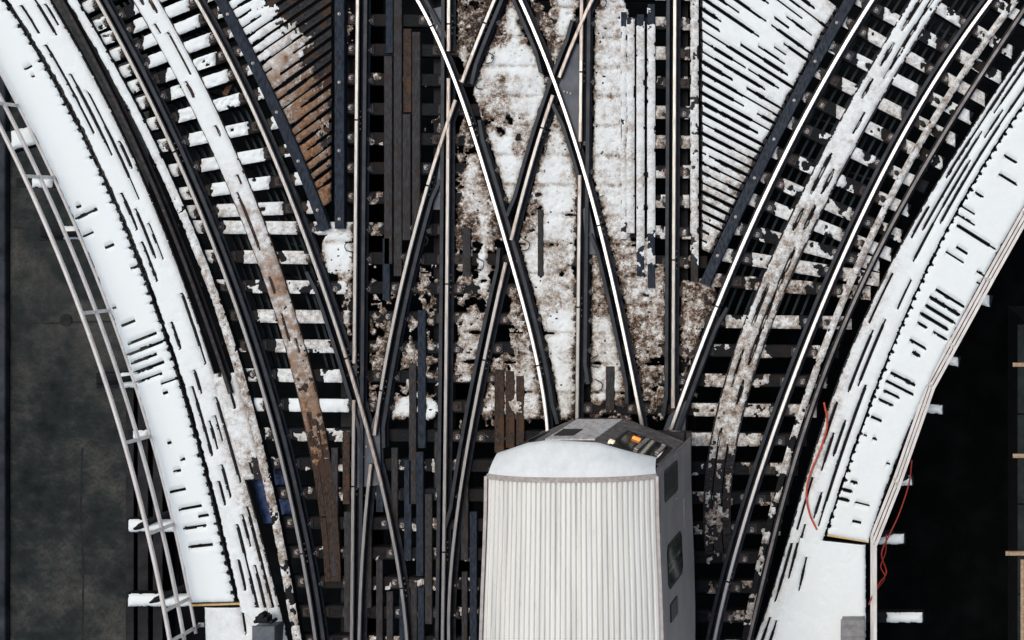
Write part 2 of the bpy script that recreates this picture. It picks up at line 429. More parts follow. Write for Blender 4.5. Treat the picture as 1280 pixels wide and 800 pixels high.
#            x0   x1   y0   y1   cover dirt
REGIONS = [
    (565, 725, -20, 300, .92, .10), (565, 635, -20, 62, .66, .75), (650, 700, -20, 62, .60, .62),
    (523, 556, 35, 250, .60, .52), (527, 550, 60, 110, .72, .22), (565, 600, 128, 300, .50, .45), (583, 612, 190, 300, .80, .30),
    (604, 660, 60, 240, .95, .10), (622, 632, 95, 170, .40, .6), (600, 650, 120, 160, .62, .40),
    (735, 786, -20, 310, .93, .22), (735, 750, -20, 300, .96, .16),
    (640, 722, 95, 300, .93, .15), (640, 660, 140, 200, .72, .40), (650, 680, 235, 345, .62, .35),
    (640, 722, 300, 520, .88, .18), (640, 655, 340, 460, .66, .5), (680, 712, 300, 400, .80, .38), (690, 722, 390, 520, .97, .10),
    (565, 625, 270, 410, .52, .55), (600, 612, 265, 370, .85, .16), (568, 605, 395, 480, .80, .26), (590, 640, 440, 520, .62, .45),
    (735, 838, 300, 545, .80, .44), (738, 775, 395, 505, .92, .20), (785, 835, 400, 520, .70, .55),
    (848, 894, 352, 432, .93, .66), (848, 875, 430, 500, .55, .5),
    (455, 552, 40, 340, .12, .5), (460, 550, 330, 470, .47, .45), (460, 480, 365, 400, .62, .55),
    (406, 441, 292, 344, 1.15, .03), (425, 441, 340, 440, .55, .30),
    (453, 552, 470, 530, .40, .30), (425, 441, -10, 60, .50, .45), (425, 441, 225, 292, .2, .4),
    (560, 725, 520, 600, .30, .5), (450, 900, 560, 900, .12, .5), (727, 850, 500, 560, .35, .6),
    (494, 512, 499, 519, 1.2, .03), (534, 546, 498, 520, 1.2, .03), (598, 613, 499, 520, 1.1, .06), (663, 676, 499, 520, 1.1, .06),
]
def cover_dirt(px, py):
    c = np.full(np.shape(px), .05); d = np.full(np.shape(px), .35)
    wx = (fbm(px / 16, py / 16, 91) - .5) * 16; wy = (fbm(px / 16, py / 16, 92) - .5) * 16
    for x0, x1, y0, y1, cv, dv in REGIONS:
        a = soft(px + wx, py + wy, (x0, x1, y0, y1), 7)
        c = c * (1 - a) + cv * a; d = d * (1 - a) + dv * a
    return c, d

def tie_snow(px, py):          # cover and dirt of the snow lying on single ties
    c = np.where(px < 450, np.interp(py, [0, 250, 300, 500, 560, 640], [1.0, .86, .66, .68, .40, .28]),
        np.where(px > 850, np.interp(py, [0, 300, 420, 560, 660, 800], [.80, .72, .64, .48, .30, .38]), .25))
    d = np.where(px < 450, np.interp(py, [0, 200, 260, 330, 520, 620], [.03, .05, .16, .24, .20, .42]),
                 np.interp(py, [0, 150, 300, 420, 600], [.15, .22, .34, .5, .5]))
    sp = (px > 812) & (px < 868) & (py < 365)
    c = np.where(sp, .66, c); d = np.where(sp, .42, d)
    ls_ = (px > 452) & (px < 812); c = np.where(ls_, np.where(py > 540, .36, .40), c); d = np.where(ls_, .55, d)
    w5 = (px < 450) & (np.abs(py - 507) < 14); c = np.where(w5, 1.25, c); d = np.where(w5, .03, d)
    return c, d

# ------------------------------------------------------------------ rails
RAILP = [(-.070, 0), (.070, 0), (.070, .012), (.016, .028), (.011, .105), (.034, .118), (.034, .140), (.022, .155), (-.022, .155), (-.034, .140), (-.034, .118), (-.011, .105), (-.016, .028), (-.070, .012)]
RAILM = [1, 1, 1, 1, 1, 1, 0, 0, 0, 1, 1, 1, 1, 1]
def wide(prof, k): return [(a * k, z) for a, z in prof]
GUARDP = [(-.036, 0), (.030, 0), (.030, .012), (.012, .03), (.012, .10), (.030, .112), (.030, .134), (.026, .138), (-.026, .138), (-.030, .134), (-.030, .112), (-.012, .10), (-.012, .03), (-.036, .012)]
JOINTBAR = [(-.030, .030), (.030, .030), (.030, .104), (-.030, .104)]

BREAK = dict(D3=['D1', 'LI'], D4=['D2', 'D1'], R2=['D1'], R3=['D2'], R1=['LI', 'D3'], R4=['RE'])
WORN = dict(D3=['D1', 'R2', 'LI'], D4=['D2', 'D1', 'R3', 'R2'], R2=['D1', 'D3'], R3=['D2', 'D4'], R1=['LI'], LI=['R1', 'D3'], R4=['RE'])
def rail(key, y0, y1, label, dz=0., mats=('rail_head', 'rail_web'), joints=(), k=1.0):
    cv = C[key]
    P = cv.path(y0, y1, .012 + dz, 8)
    root = thing('rail', tuple(P[len(P) // 2]), label, 'rail')
    ygrid = np.arange(y0, y1, 1.0); solid = np.ones(len(ygrid), bool); worn = np.zeros(len(ygrid), bool)
    sl = np.polyval(np.polyder(cv.c), (ygrid - 400) / 400) / 400
    for o in BREAK.get(key, []):
        c2 = C[o]; s2 = np.polyval(np.polyder(c2.c), (ygrid - 400) / 400) / 400
        solid &= np.abs(cv.x(ygrid) - c2.x(ygrid)) > 5.6 + 3 * np.abs(s2 - sl)
    for o in WORN.get(key, []):
        x = np.abs(cv.x(ygrid) - C[o].x(ygrid)); yc = ygrid[np.argmin(x)]
        if x.min() < 3: worn |= np.abs(ygrid - yc) < 46
    for j in joints: solid &= np.abs(ygrid - j) > .6
    m = MB(); a = None
    for i in range(len(ygrid)):
        if solid[i] and a is None: a = i
        if a is not None and (i == len(ygrid) - 1 or not solid[i + 1] or worn[i + 1] != worn[a]):
            e = ygrid[i] if (i == len(ygrid) - 1 or not solid[i + 1]) else ygrid[i + 1]
            if e - ygrid[a] > 3:
                m.sweep(cv.path(ygrid[a], e, .012 + dz, 8), wide(RAILP, k), [2 if (q == 0 and worn[a]) else q for q in RAILM])
            a = None
    m.build('running_rail', tuple(mats) + ('worn_steel',), root)
    for j in joints:
        q = MB(); q.sweep(cv.path(j - 16, j + 16, .012 + dz, 8), JOINTBAR, 0)
        for t in (-11, -4, 4, 11):
            p = cv.path(j + t, j + t + 1, .012 + dz)[0]
            q.box((p[0] + .034, p[1]), (1, 0), (0, 1), .010, .012, .07 + dz, .095 + dz, 1, .003)
        q.build('joint_bar', ['guard_steel', 'washer'], root)
    return root

def guard(key, segs, off, label, dz=0., mat='guard_steel'):
    cv = C[key]
    y0, y1 = segs
    m = MB(); P = cv.path(y0, y1, .010 + dz, 8, off)
    # flared ends
    n = len(P); fl = np.sign(off) * .05
    for i in range(3):
        P[i, 0] += fl * (1 - i / 3); P[n - 1 - i, 0] += fl * (1 - i / 3)
    m.sweep(P, GUARDP, 0)
    return setp(m.build('guard_rail', [mat]), label, 'guard rail')

rail('R1', -190, 1010, 'straight rail of the left main track, left of its pair', 0, joints=(150, 455, 608))
rail('R2', -190, 1010, 'straight rail of the left main track, right of its pair', 0, joints=(30, 355, 690))
rail('R3', -190, 1010, 'straight rail running down to the left half of the train nose', 0, joints=(90, 384))
rail('R4', -190, 1010, 'straight rail running down to the right edge of the train nose', 0, joints=(325,))
rail('D1', -190, 575, 'diagonal crossover rail from top left of the scissors to the train nose', .004, ('rail_bright', 'rail_web'), joints=(33, 158, 457), k=.92)
rail('D2', -190, 545, 'diagonal crossover rail slanting down right to meet the train windshield', .005, ('rail_bright', 'rail_web'), joints=(282,), k=.92)
rail('D3', -190, 1010, 'diagonal crossover rail slanting down left onto the left main track', .008, joints=(29, 232, 488))
rail('D4', -190, 1010, 'diagonal crossover rail through the centre of the X down to bottom edge', .009, joints=(160, 450))
rail('LO', -190, 1010, 'outer curved rail of the left curve beside the snow capped timber', .002, joints=(190, 692))
rail('LI', -190, 1010, 'inner curved rail of the left curve crossing over the left main track', .012, joints=(448, 735))
rail('RE', -190, 570, 'bright inner curved rail of the right curve beside the bolted dark timber', .003, ('rail_bright', 'rail_web'), joints=(383,), k=1.0)
rail('RO', -190, 1010, 'bright outer curved rail of the right curve beside the dirty snow ridge', .002, ('rail_bright', 'rail_web'), joints=(727,), k=1.0)

guard('R1', (-190, 1010), 9.5, 'dark guard rail close along the left rail of the left main track')
guard('R2', (-190, 1010), -7.5, 'dark guard rail close along the right rail of the left main track', .001)
guard('R3', (-190, 480), 9.0, 'dark guard rail right of the straight rail above the train nose', .002)
guard('R4', (-190, 520), -8.5, 'rusty guard rail left of the straight rail at the train right edge', .001)
guard('D1', (150, 530), 9.0, 'dark guard rail on the right side of the diagonal down to the train nose', .003)
guard('D1', (-190, 52), 10.0, 'short dark guard rail at the top end of the left crossover diagonal', .003)
guard('D2', (-190, 90), -9.0, 'short dark guard rail at the top end of the right crossover diagonal', .004)
guard('D2', (130, 240), -9.0, 'short guard rail left of the right crossover diagonal between two crossings', .004)
guard('D2', (292, 505), -10.0, 'brown guard rail left of the right crossover diagonal above the train', .004)
guard('D3', (-190, 105), 8.5, 'dark guard rail right of the down left diagonal at the top edge', .005)
guard('D3', (225, 560), 9.5, 'dark guard rail right of the down left diagonal in the middle', .005)
guard('D4', (25, 270), -9.5, 'dark guard rail left of the central diagonal above the X crossing', .006)
guard('D4', (310, 660), -9.5, 'dark guard rail left of the central diagonal below the X crossing', .006)
guard('LO', (-190, 1010), 9.5, 'dark guard rail inside the outer rail of the left curve', .002)
guard('LI', (340, 560), -11, 'short dark guard rail left of the left curve inner rail near the crossing', .006)
guard('RE', (385, 560), 9.5, 'dark guard rail right of the right curve inner rail near the train', .002)
guard('RO', (-190, 1010), -9.0, 'dark guard rail inside the outer rail of the right curve', .002)

# third rails
def third_rail(key, y0, y1, label, head='third_steel'):
    cv = C[key]
    root = thing('third_rail', tuple(cv.path((y0 + y1) / 2, (y0 + y1) / 2 + 1, 0)[0]), label, 'third rail')
    m = MB(); P = cv.path(y0, y1, .06, 8)
    m.sweep(P, [(-.055, 0), (.055, 0), (.055, .012), (.012, .02), (.012, .085), (.030, .095), (.030, .115), (.022, .12), (-.022, .12), (-.030, .115), (-.030, .095), (-.012, .085), (-.012, .02), (-.055, .012)],
            [1, 1, 1, 1, 1, 1, 1, 0, 1, 1, 1, 1, 1, 1])
    m.build('conductor_rail', [head, 'girder'], root)
    for y in np.arange(y0 + 30, y1, 74):
        p = cv.path(y, y + 1, 0)[0]; q = MB()
        q.cyl(p, .07, 0, .03, 10); q.cyl(p, .05, .03, .058, 10)
        q.build('insulator', 'iron', root)
    return root
third_rail('T3', -190, 492, 'dark third rail along the snowy plank walkway of the left curve', 'iron')
third_rail('GR', -190, 1010, 'grey third rail along the snowy plank walkway of the right curve')

# ------------------------------------------------------------------ frogs: steel plates between crossing rails
def frog(poly, label, z=.085):
    m = MB(); m.prism([W(x, y, z)[:2] for x, y in poly], .02, z)
    cx = sum(p[0] for p in poly) / len(poly); cy = sum(p[1] for p in poly) / len(poly)
    for t in (.25, .5, .75):
        q = W(cx + (poly[0][0] - cx) * t * .8, cy + (poly[0][1] - cy) * t * .8, z)
        m.cyl(q, .016, z, z + .012, 8, 1)
    return setp(m.build('frog_plate', ['frog_plate', 'washer']), label, 'frog plate')
frog([(697, 112), (720, 52), (726, 60), (726, 186), (718, 180)], 'blue grey triangular steel frog plate at the upper right rail crossing')
frog([(552, 262), (541, 262), (550, 200), (556, 196)], 'blue grey wedge shaped frog plate below the upper left rail crossing')
frog([(733, 318), (728, 262), (736, 256), (748, 318)], 'small grey frog plate where the right diagonal leaves the straight rail')
frog([(446, 610), (446, 470), (462, 540), (474, 500), (476, 606)], 'large steel frog plate at the lower left rail crossing', .10)
frog([(545, 40), (536, 12), (553, 8), (556, 60)], 'small frog plate at the top edge beside the left main track')
frog([(826, 545), (836, 520), (858, 500), (856, 548)], 'small frog plate at the right corner of the train nose')

# ------------------------------------------------------------------ ties
PLATES = []
def plate_meshes():
    for v in range(4):
        m = MB(); r = random.Random(v)
        m.box((0, 0), (1, 0), (0, 1), .215, .075, 0, .014, 0, .003)
        for sx in (-1, 1):
            x = sx * (.145 + r.uniform(-.015, .015)); y = r.uniform(-.025, .025)
            m.cyl((x, y), .020, .014, .05, 6, 1)
            m.torus((x, y), .036, .009, .022, 14, 5, 1)
            m.cyl((x * .72, -y - .03 * sx), .012, .014, .034, 6, 0)
            m.box((x * .66, y), (1, 0), (0, 1), .028, .04, .014, .030, 0, .004)
        V = np.array(m.v); me = bpy.data.meshes.new('tie_plate'); me.from_pydata(V.tolist(), [], m.f); me.update()
        for mm in (('iron', 'washer'), ('iron', 'washer'), ('rail_web', 'washer'), ('iron', 'iron'))[v]: me.materials.append(MATS[mm])
        me.polygons.foreach_set('material_index', m.mi); PLATES.append(me)
plate_meshes()
RUN = ['R1', 'R2', 'R3', 'R4', 'D1', 'D2', 'D3', 'D4', 'LO', 'LI', 'RE', 'RO']
RLIM = dict(D1=545, D2=520, R3=530, R4=520, RE=545)

def crossing(cv, xa, ya, sl):
    y = ya
    for _ in range(12): y = ya + sl * (cv.bx(y) - xa)
    return float(cv.bx(y)), float(y)

def tie(xa, ya, xb, yb, label, group, wid=15.5, plates=True, caps=None, seed=0):
    """a timber tie between two image points at z = 0, its plates under the rails and the snow lying on it"""
    A = np.array(W(xa, ya)[:2]); B = np.array(W(xb, yb)[:2])
    mid = (A + B) / 2; ax = (B - A); L = np.linalg.norm(ax); ax /= L; ay = np.array([-ax[1], ax[0]])
    root = thing('railroad_tie', (mid[0], mid[1], -.2), label, 'railroad tie', group)
    m = MB(); hw = wid / S0 / 2
    m.box(mid, ax, ay, L / 2, hw, -.2, -.004 - .004 * random.random(), 0, .012)
    m.build('timber', 'tie_wood', root)
    sl = (yb - ya) / (xb - xa); used = []
    for key in RUN:
        x, y = crossing(C[key], xa, ya, sl)
        if not (xa + 6 < x < xb - 6) or y > RLIM.get(key, 900) or y < -60: continue
        used.append(x)
    used.sort(); pl = []
    for x in used:
        if not pl or x - pl[-1] > 30: pl.append(x)
    if plates:
        for x in pl:
            y = ya + sl * (x - xa); p = W(x, y, 0)
            o = bpy.data.objects.new('tie_plate', random.choice(PLATES)); COL.objects.link(o); o.parent = root
            o.location = np.array((p[0], p[1], -.003)) - ORG[root.name]
            o.rotation_euler = (0, 0, math.atan2(ax[1], ax[0]) + random.uniform(-.05, .05))
    # snow lying on the tie
    cap_zones = caps if caps is not None else [(xa, xb)]
    for (c0, c1) in cap_zones:
        if c1 - c0 < 12: continue
        nu = int((c1 - c0) / 1.2) + 2; nv = 15
        xs = np.linspace(c0, c1, nu); t = (xs - xa) / (xb - xa)
        v = np.linspace(-1, 1, nv)
        PX = xs[None, :] + np.zeros((nv, 1)); PY = (ya + sl * (xs - xa))[None, :] + (v[:, None] * wid / 2 * 1.06)
        cv_, dv_ = tie_snow(PX, PY)
        tr_ = random.Random(seed * 131 + int(c0)); cv_ = cv_ + np.where(cv_ > 1.1, 0, tr_.uniform(-.16, .08)); dv_ = dv_ * tr_.uniform(.6, 1.35)
        nz = fbm(PX / 9 + seed * 7.7, PY / 9, 5); lo = fbm(PX / 28 + seed * 3.1, PY / 28 + seed, 9)
        d = np.minimum((cv_ - .5 + (nz - .5) * .95 + (lo - .5) * 1.15) * 14, 30)
        d = np.minimum(d, (1 - np.abs(v[:, None])) * wid / 2 + .6 + (fbm(PX / 5, PY / 5 + seed, 3) - .5) * 4)
        d = np.minimum(d, np.minimum(PX - c0, c1 - PX) + (nz - .5) * 8 - 1)
        for x in used:
            key = min(RUN, key=lambda q: abs(crossing(C[q], xa, ya, sl)[0] - x))
            inr = {'LO': 1, 'RE': 1, 'LI': -1, 'RO': -1}.get(key, 0)
            cr_, cl_ = tr_.uniform(6.5, 11), tr_.uniform(6.5, 11)
            if inr == 1: cr_ = tr_.choice((tr_.uniform(17, 27), tr_.uniform(12, 20)))
            if inr == -1: cl_ = tr_.choice((tr_.uniform(14, 23), tr_.uniform(9, 16)))
            rg = 5.5 * (fbm(PX / 4, PY / 4, 21 + seed) - .35)
            d = np.minimum(d, np.maximum(PX - x - cr_, x - cl_ - PX) - rg)
            if tr_.random() < .5: d = np.minimum(d, np.hypot(PX - x - 14.5, PY - (ya + sl * (PX - xa))) - 3.8 + (nz - .5) * 3)
        h = .048 * (1 - np.exp(-np.clip(d, 0, None) / 2.6)) + .008 * (nz - .5) * (d > 1) - .012 * np.clip(-d, 0, 1)
        keep = (d[:-1, :-1] > -1) & (d[1:, :-1] > -1) & (d[:-1, 1:] > -1) & (d[1:, 1:] > -1)
        V = WA(PX, PY, 0.0); V[..., 2] = h
        grid_mesh('snow_cap', V, keep, np.clip(dv_ + (lo - .5) * .3, 0, 1), 'snow', root)
    return root

n = 0
lt = [(-42, -.52), (-20, -.5), (2, -.46), (22, -.43), (43, -.41), (65, -.39), (86, -.36), (108, -.32), (136, -.28), (168, -.23), (201, -.18), (233, -.12), (262, -.05)]
for i, (yc, sl) in enumerate(lt):
    xc = float(C['CS'].x(yc))
    yl = yc; yr = yc
    for _ in range(10):
        xl = float(C['ST'].bx(yl)) - 6; yl = yc + sl * (xl - xc)
        xr = float(C['GT'].bx(min(yr, 280))) + 4; yr = yc + sl * (xr - xc)
    ja = random.uniform(-2, 2); tie(xl + random.uniform(-3, 2), yl + ja, xr + random.uniform(-2, 4), yr - ja, 'snow capped timber tie under the left curve, %s counting down from the top left' % ORD[i], 'ties under the left curved track', 15.5, seed=i)

rows = [25 + 37 * k for k in range(22)] + [25 + 37 * k for k in (-1, -2, -3, -4, 22, 23, 24, 25, 26)]
for i, y in enumerate(rows):
    xl = 417 if y < 270 else float(C['ST'].bx(y)) - 2
    xr = 884 if y < 380 else float(C['BL'].x(y + 8)) - 12
    caps = []
    if y >= 270: caps.append((xl, 441))
    if -20 < y < 350: caps += [(457, 479), (819, 833), (848, 864)]
    if 520 < y < 810: caps += [(452, 474), (482, 530), (540, 598)]
    if y >= 380: caps.append((850, xr))
    state = 'dark long timber tie crossing the main tracks' if y < 270 else ('snow patched long timber tie crossing the junction' if y < 540 else 'sooty dark long timber tie level with the train')
    yrr = y + 5 * (xr - xl) / 460
    tie(xl, y - .5, xr, yrr, ('%s, %s row from the top' % (state, ORD[i])) if i < 22 else 'dark long timber tie beyond the edge of the view', 'long ties across the junction', 15.5, caps=caps, seed=40 + i)

rt = [(-95, .6), (-62, .59), (-28, .58), (6, .57), (34, .56), (62, .54), (94, .52), (126, .50), (159, .47), (194, .45), (226, .42), (256, .38), (288, .28), (320, .18), (352, .08)]
for i, (ye, sl) in enumerate(rt):
    xe, _ = float(C['RE'].bx(ye)), 0
    xl = xe - 22; yl = ye + sl * (xl - xe)
    yr = ye + 60
    for _ in range(12):
        xr = float(C['BL'].x(yr)) - 3 - 8 * ((i * 37) % 5) / 5; yr = ye + sl * (xr - xe)
    ja = random.uniform(-2.2, 2.2); tie(xl + random.uniform(-4, 2), yl + ja, xr + random.uniform(-4, 3), yr - ja, ('dirty snow patched tie under the right curve, %s counting down from the top' % ORD[i - 1]) if i else 'snow patched tie under the right curve beyond the top edge', 'ties under the right curved track', 16, seed=80 + i)

# ------------------------------------------------------------------ long timbers and planks
def timber(path, hw, z0, z1, name, mat, label, cat, group=None, bolts=None, snow=None):
    P = np.asarray(path, float).copy(); P[:, 2] = 0
    b = .008
    root = thing(name, (*P[len(P) // 2, :2], z0), label, cat, group)
    m = MB(); m.sweep(P, [(-hw, z0), (hw, z0), (hw, z1 - b), (hw - b, z1), (-hw + b, z1), (-hw, z1 - b)], 0)
    m.build('timber_beam', mat, root)
    if bolts:
        for i in range(len(P)):
            if i % bolts == bolts // 2:
                q = MB(); q.cyl(P[i], .026, z1, z1 + .008, 10, 0); q.cyl(P[i], .015, z1 + .008, z1 + .026, 6, 0)
                q.build('bolt', 'washer', root)
    if snow:
        cov, dirt, th, sd = snow
        T = np.gradient(P[:, :2], axis=0); T /= np.linalg.norm(T, axis=1)[:, None]
        nx = np.stack([T[:, 1], -T[:, 0]], 1)
        s_ = np.concatenate([[0], np.cumsum(np.linalg.norm(np.diff(P[:, :2], axis=0), axis=1))])
        q = np.arange(0, s_[-1], .016)
        X = np.interp(q, s_, P[:, 0]); Y = np.interp(q, s_, P[:, 1])
        NX_ = np.interp(q, s_, nx[:, 0]); NY_ = np.interp(q, s_, nx[:, 1])
        u = np.linspace(-1.12, 1.12, 11) * hw
        VX = X[:, None] + NX_[:, None] * u; VY = Y[:, None] + NY_[:, None] * u
        PX = (VX - CX) * S0 + NPX; PY = NPY - (VY - CY) * S0
        c = np.vectorize(cov, otypes=[float])(PY) if callable(cov) else cov
        dd = np.vectorize(dirt, otypes=[float])(PY) if callable(dirt) else np.full(PX.shape, float(dirt))
        nz = fbm(PX / 7, PY / 7, sd); lo = fbm(PX / 25, PY / 25, sd + 4)
        d = np.minimum((c - .5 + (nz - .5) * .8 + (lo - .5) * .8) * 12, (hw * 1.12 - np.abs(u))[None, :] * S0 - .4 + (nz - .5) * 3.5)
        h = z1 + th * (1 - np.exp(-np.clip(d, 0, None) / 2.4)) - .012 * np.clip(-d, 0, 1) - .002
        V = np.stack([VX, VY, h], -1)
        k = (d > -1); keep = k[:-1, :-1] & k[1:, :-1] & k[:-1, 1:] & k[1:, 1:]
        grid_mesh('snow_cap', V, keep, np.clip(dd + (lo - .5) * .3, 0, 1), 'snow', root)
    return root

timber(C['ST'].path(-190, 1010), .062, .0, .13, 'guard_timber', 'tie_wood', 'narrow snow capped guard timber following the left curve outside its outer rail', 'guard timber',
       snow=(lambda y: np.interp(y, [0, 270, 480, 560, 640, 800], [.95, .82, .8, .95, .55, .6]), lambda y: np.interp(y, [0, 200, 330, 480, 560, 800], [.05, .12, .3, .5, .45, .35]), .035, 3))
timber(C['GT'].path(-190, 287), .085, .0, .13, 'guard_timber', 'blue_timber', 'black curved guard timber along the brown slatted deck', 'guard timber', bolts=5)
timber(WA(np.full(40, 424.), np.linspace(-190, 286, 40), .13), .078, .0, .128, 'guard_timber', 'blue_timber', 'blue black straight timber on the right edge of the brown slatted deck', 'guard timber', bolts=7)
timber(C['TR'].path(-190, 356), .085, .0, .13, 'guard_timber', 'dark_timber', 'blue grey bolted guard timber along the white slatted deck', 'guard timber', bolts=4)
timber(C['SR'].path(-190, 1000), .05, .0, .12, 'guard_timber', 'tie_wood', 'narrow timber with dirty snow ridge beside the right curve third rail', 'guard timber',
       snow=(lambda y: np.interp(y, [0, 500, 620, 800], [.72, .78, .5, .4]), .36, .035, 8))
timber(WA(np.full(40, 868.), np.linspace(-190, 352, 40), .1), .06, .0, .10, 'guard_timber', 'grey_plank', 'straight frosted timber on the left edge of the white slatted deck', 'guard timber',
       snow=(lambda y: np.interp(y, [0, 240, 300, 350], [.68, .72, .5, .3]), .28, .03, 14))

def plank(px0, px1, y0, y1, mat, label, group, snow=None, slant=0.):
    xs = np.linspace(px0, px0 + slant, 12); c = (px1 - px0) / 2
    return timber(WA(xs + c, np.linspace(y0, y1, 12), .05), (px1 - px0) / S0 / 2, .0, .05, 'plank', mat, label, 'plank', group, snow=snow)
G1 = 'planks inside the left main track'
for (a, b, y0, y1, mt, lb) in [
    (482, 491, -30, 66, 'blue_timber', 'blue grey plank in the left track at the top edge'),
    (480, 490, 70, 330, 'grey_plank', 'leftmost long grey brown plank inside the left track'),
    (492, 502, -30, 345, 'grey_plank', 'second long grey brown plank inside the left track'),
    (504, 514, 36, 140, 'brown_plank', 'short brown plank in the upper left track'),
    (503, 513, 143, 300, 'grey_plank', 'third grey plank of the left track below the short brown one'),
    (515, 525, 40, 330, 'grey_plank', 'rightmost long plank inside the left track'),
    (478, 487, 298, 375, 'blue_timber', 'blue plank end below the long left track planks'),
    (522, 532, 388, 560, 'blue_timber', 'blue black plank lying between left track rails below the diagonals'),
    (511, 520, 455, 630, 'grey_plank', 'grey plank left of the blue black plank in the left track'),
    (505, 514, 575, 700, 'blue_timber', 'frosted plank low in the left track'),
    (531, 540, 618, 780, 'grey_plank', 'frosted plank near the lower right rail of the left track'),
    (520, 529, 565, 720, 'blue_timber', 'blue plank low in the middle of the left track'),
    (470, 478, 700, 830, 'grey_plank', 'dark plank at the bottom edge of the left track'),
    (483, 491, 740, 830, 'grey_plank', 'short dark plank right of another at the bottom edge'),
    (618, 630, 462, 566, 'brown_plank', 'left brown plank right before the train nose'),
    (632, 643, 464, 560, 'brown_plank', 'middle brown plank right before the train nose'),
    (645, 655, 470, 556, 'brown_plank', 'right brown plank right before the train nose'),
    (757, 768, 458, 512, 'grey_plank', 'short grey plank on snow above the train roof edge'),
    (672, 679, 262, 345, 'grey_plank', 'thin dark plank in the snow right of the X crossing'),
    (578, 588, 285, 345, 'grey_plank', 'thin dark plank in the snow left of the X crossing'),
    (428, 437, 540, 630, 'brown_plank', 'brown plank left of the left track low down'),
    (456, 464, 622, 760, 'grey_plank', 'dark plank hugging the left rail of the left track low down'),
    (489, 497, 560, 690, 'grey_plank', 'dark grey plank below the lower left rail crossing'),
    (499, 507, 712, 840, 'blue_timber', 'blue black plank rising from the bottom edge in the left track'),
    (513, 521, 728, 840, 'grey_plank', 'frosted plank beside the blue black one at the bottom edge'),
    (522, 530, 735, 840, 'blue_timber', 'short blue plank at the bottom edge near the lower right rail'),
    (543, 550, 540, 610, 'grey_plank', 'short dark plank left of the lower right rail of the left track'),
    (576, 585, 560, 700, 'grey_plank', 'grey plank between the left track and the train side'),
    (587, 596, 640, 830, 'blue_timber', 'blue black plank along the left side of the train'),
    (577, 584, 715, 830, 'grey_plank', 'lower grey plank between the left track and the train side'),
    (414, 422, 560, 720, 'grey_plank', 'grey brown plank right of the brown centre planks of the left curve'),
    (430, 438, 640, 790, 'grey_plank', 'dark plank against the left main track near the bottom'),
    (470, 479, 560, 640, 'blue_timber', 'short blue plank under the lower left rail crossing'),
]:
    plank(a, b, y0, y1, mt, lb, G1)
for (x, y, ln, an, lb) in [(286, 107, 26, -62, 'loose brown wood offcut between ties of the upper left curve'), (322, 192, 30, -24, 'rust brown wood offcut lying lower between the left curve ties'), (339, 330, 34, -50, 'dark brown offcut in a tie gap left of the white snow lump')]:
    p = W(x, y, -.18); m = MB(); c_, s_ = math.cos(math.radians(-an)), math.sin(math.radians(-an))
    m.box(p, (c_, s_), (-s_, c_), ln / S0 / 2, .045, -.245, -.19, 0, .006)
    setp(m.build('wood_offcut', 'offcut_wood'), lb, 'offcut')
for (a, b, y0, y1, lb) in [(776, 783, 15, 300, 'thin snowy plank'), (783.5, 792.5, 22, 292, 'left snow covered plank'), (796, 805, 18, 345, 'middle snow covered plank'), (809.5, 818.5, 5, 360, 'right snow covered plank')]:
    plank(a, b, y0, y1, 'blue_timber', lb + ' of the strip beside the right track', 'snowy planks beside the right track',
          snow=(lambda y: np.interp(y, [0, 30, 60, 250, 300, 350], [.2, .5, .95, .9, .55, .4]), .22, .03, int(a)))

# ------------------------------------------------------------------ decks and walkways
def resample(kL, kR, yl, yr, n):
    t = np.linspace(0, 1, n); tt = np.linspace(0, 1, len(yl))
    yL = np.interp(t, tt, yl); yR = np.interp(t, tt, yr)
    # smooth the matching
    ker = np.ones(31) / 31
    def sm(a):
        p = np.concatenate([a[0] + (a[:30] - a[30])[:15] * 1.0, a, a[-1] + (a[-30:] - a[-31])[:15]])
        return a if len(a) < 80 else np.convolve(np.pad(a, 15, mode='reflect', reflect_type='odd'), ker, 'valid')
    yL = sm(yL); yR = sm(yR)
    fL = kL if callable(kL) else (lambda y, k=kL: C[k].x(y))
    fR = kR if callable(kR) else (lambda y, k=kR: C[k].x(y))
    return np.stack([fL(yL), yL], 1), np.stack([fR(yR), yR], 1)

def arclen(L, R):
    M = (L + R) / 2
    return np.concatenate([[0], np.cumsum(np.hypot(*np.diff(M, axis=0).T))])

def planks_across(L, R, K, z0, z1, gap, mat, parent, u0=0., u1=1., name='decking'):
    n = len(L); s = arclen(L, R); m = MB()
    for k in range(K):
        vs = []
        for q in (k / K * s[-1] + gap / 2, (k + 1) / K * s[-1] - gap / 2):
            l = np.array([np.interp(q, s, L[:, 0]), np.interp(q, s, L[:, 1])]); r = np.array([np.interp(q, s, R[:, 0]), np.interp(q, s, R[:, 1])])
            j = random.uniform(-.012, .012)
            vs.append((l + (r - l) * (u0 + j), l + (r - l) * (u1 + j)))
        poly = [W(*p, 0)[:2] for p in (vs[0][0], vs[0][1], vs[1][1], vs[1][0])]
        dz = random.uniform(-.003, .003)
        m.prism([tuple(p) for p in poly], z0, z1 + dz)
    return m.build(name, mat, parent)

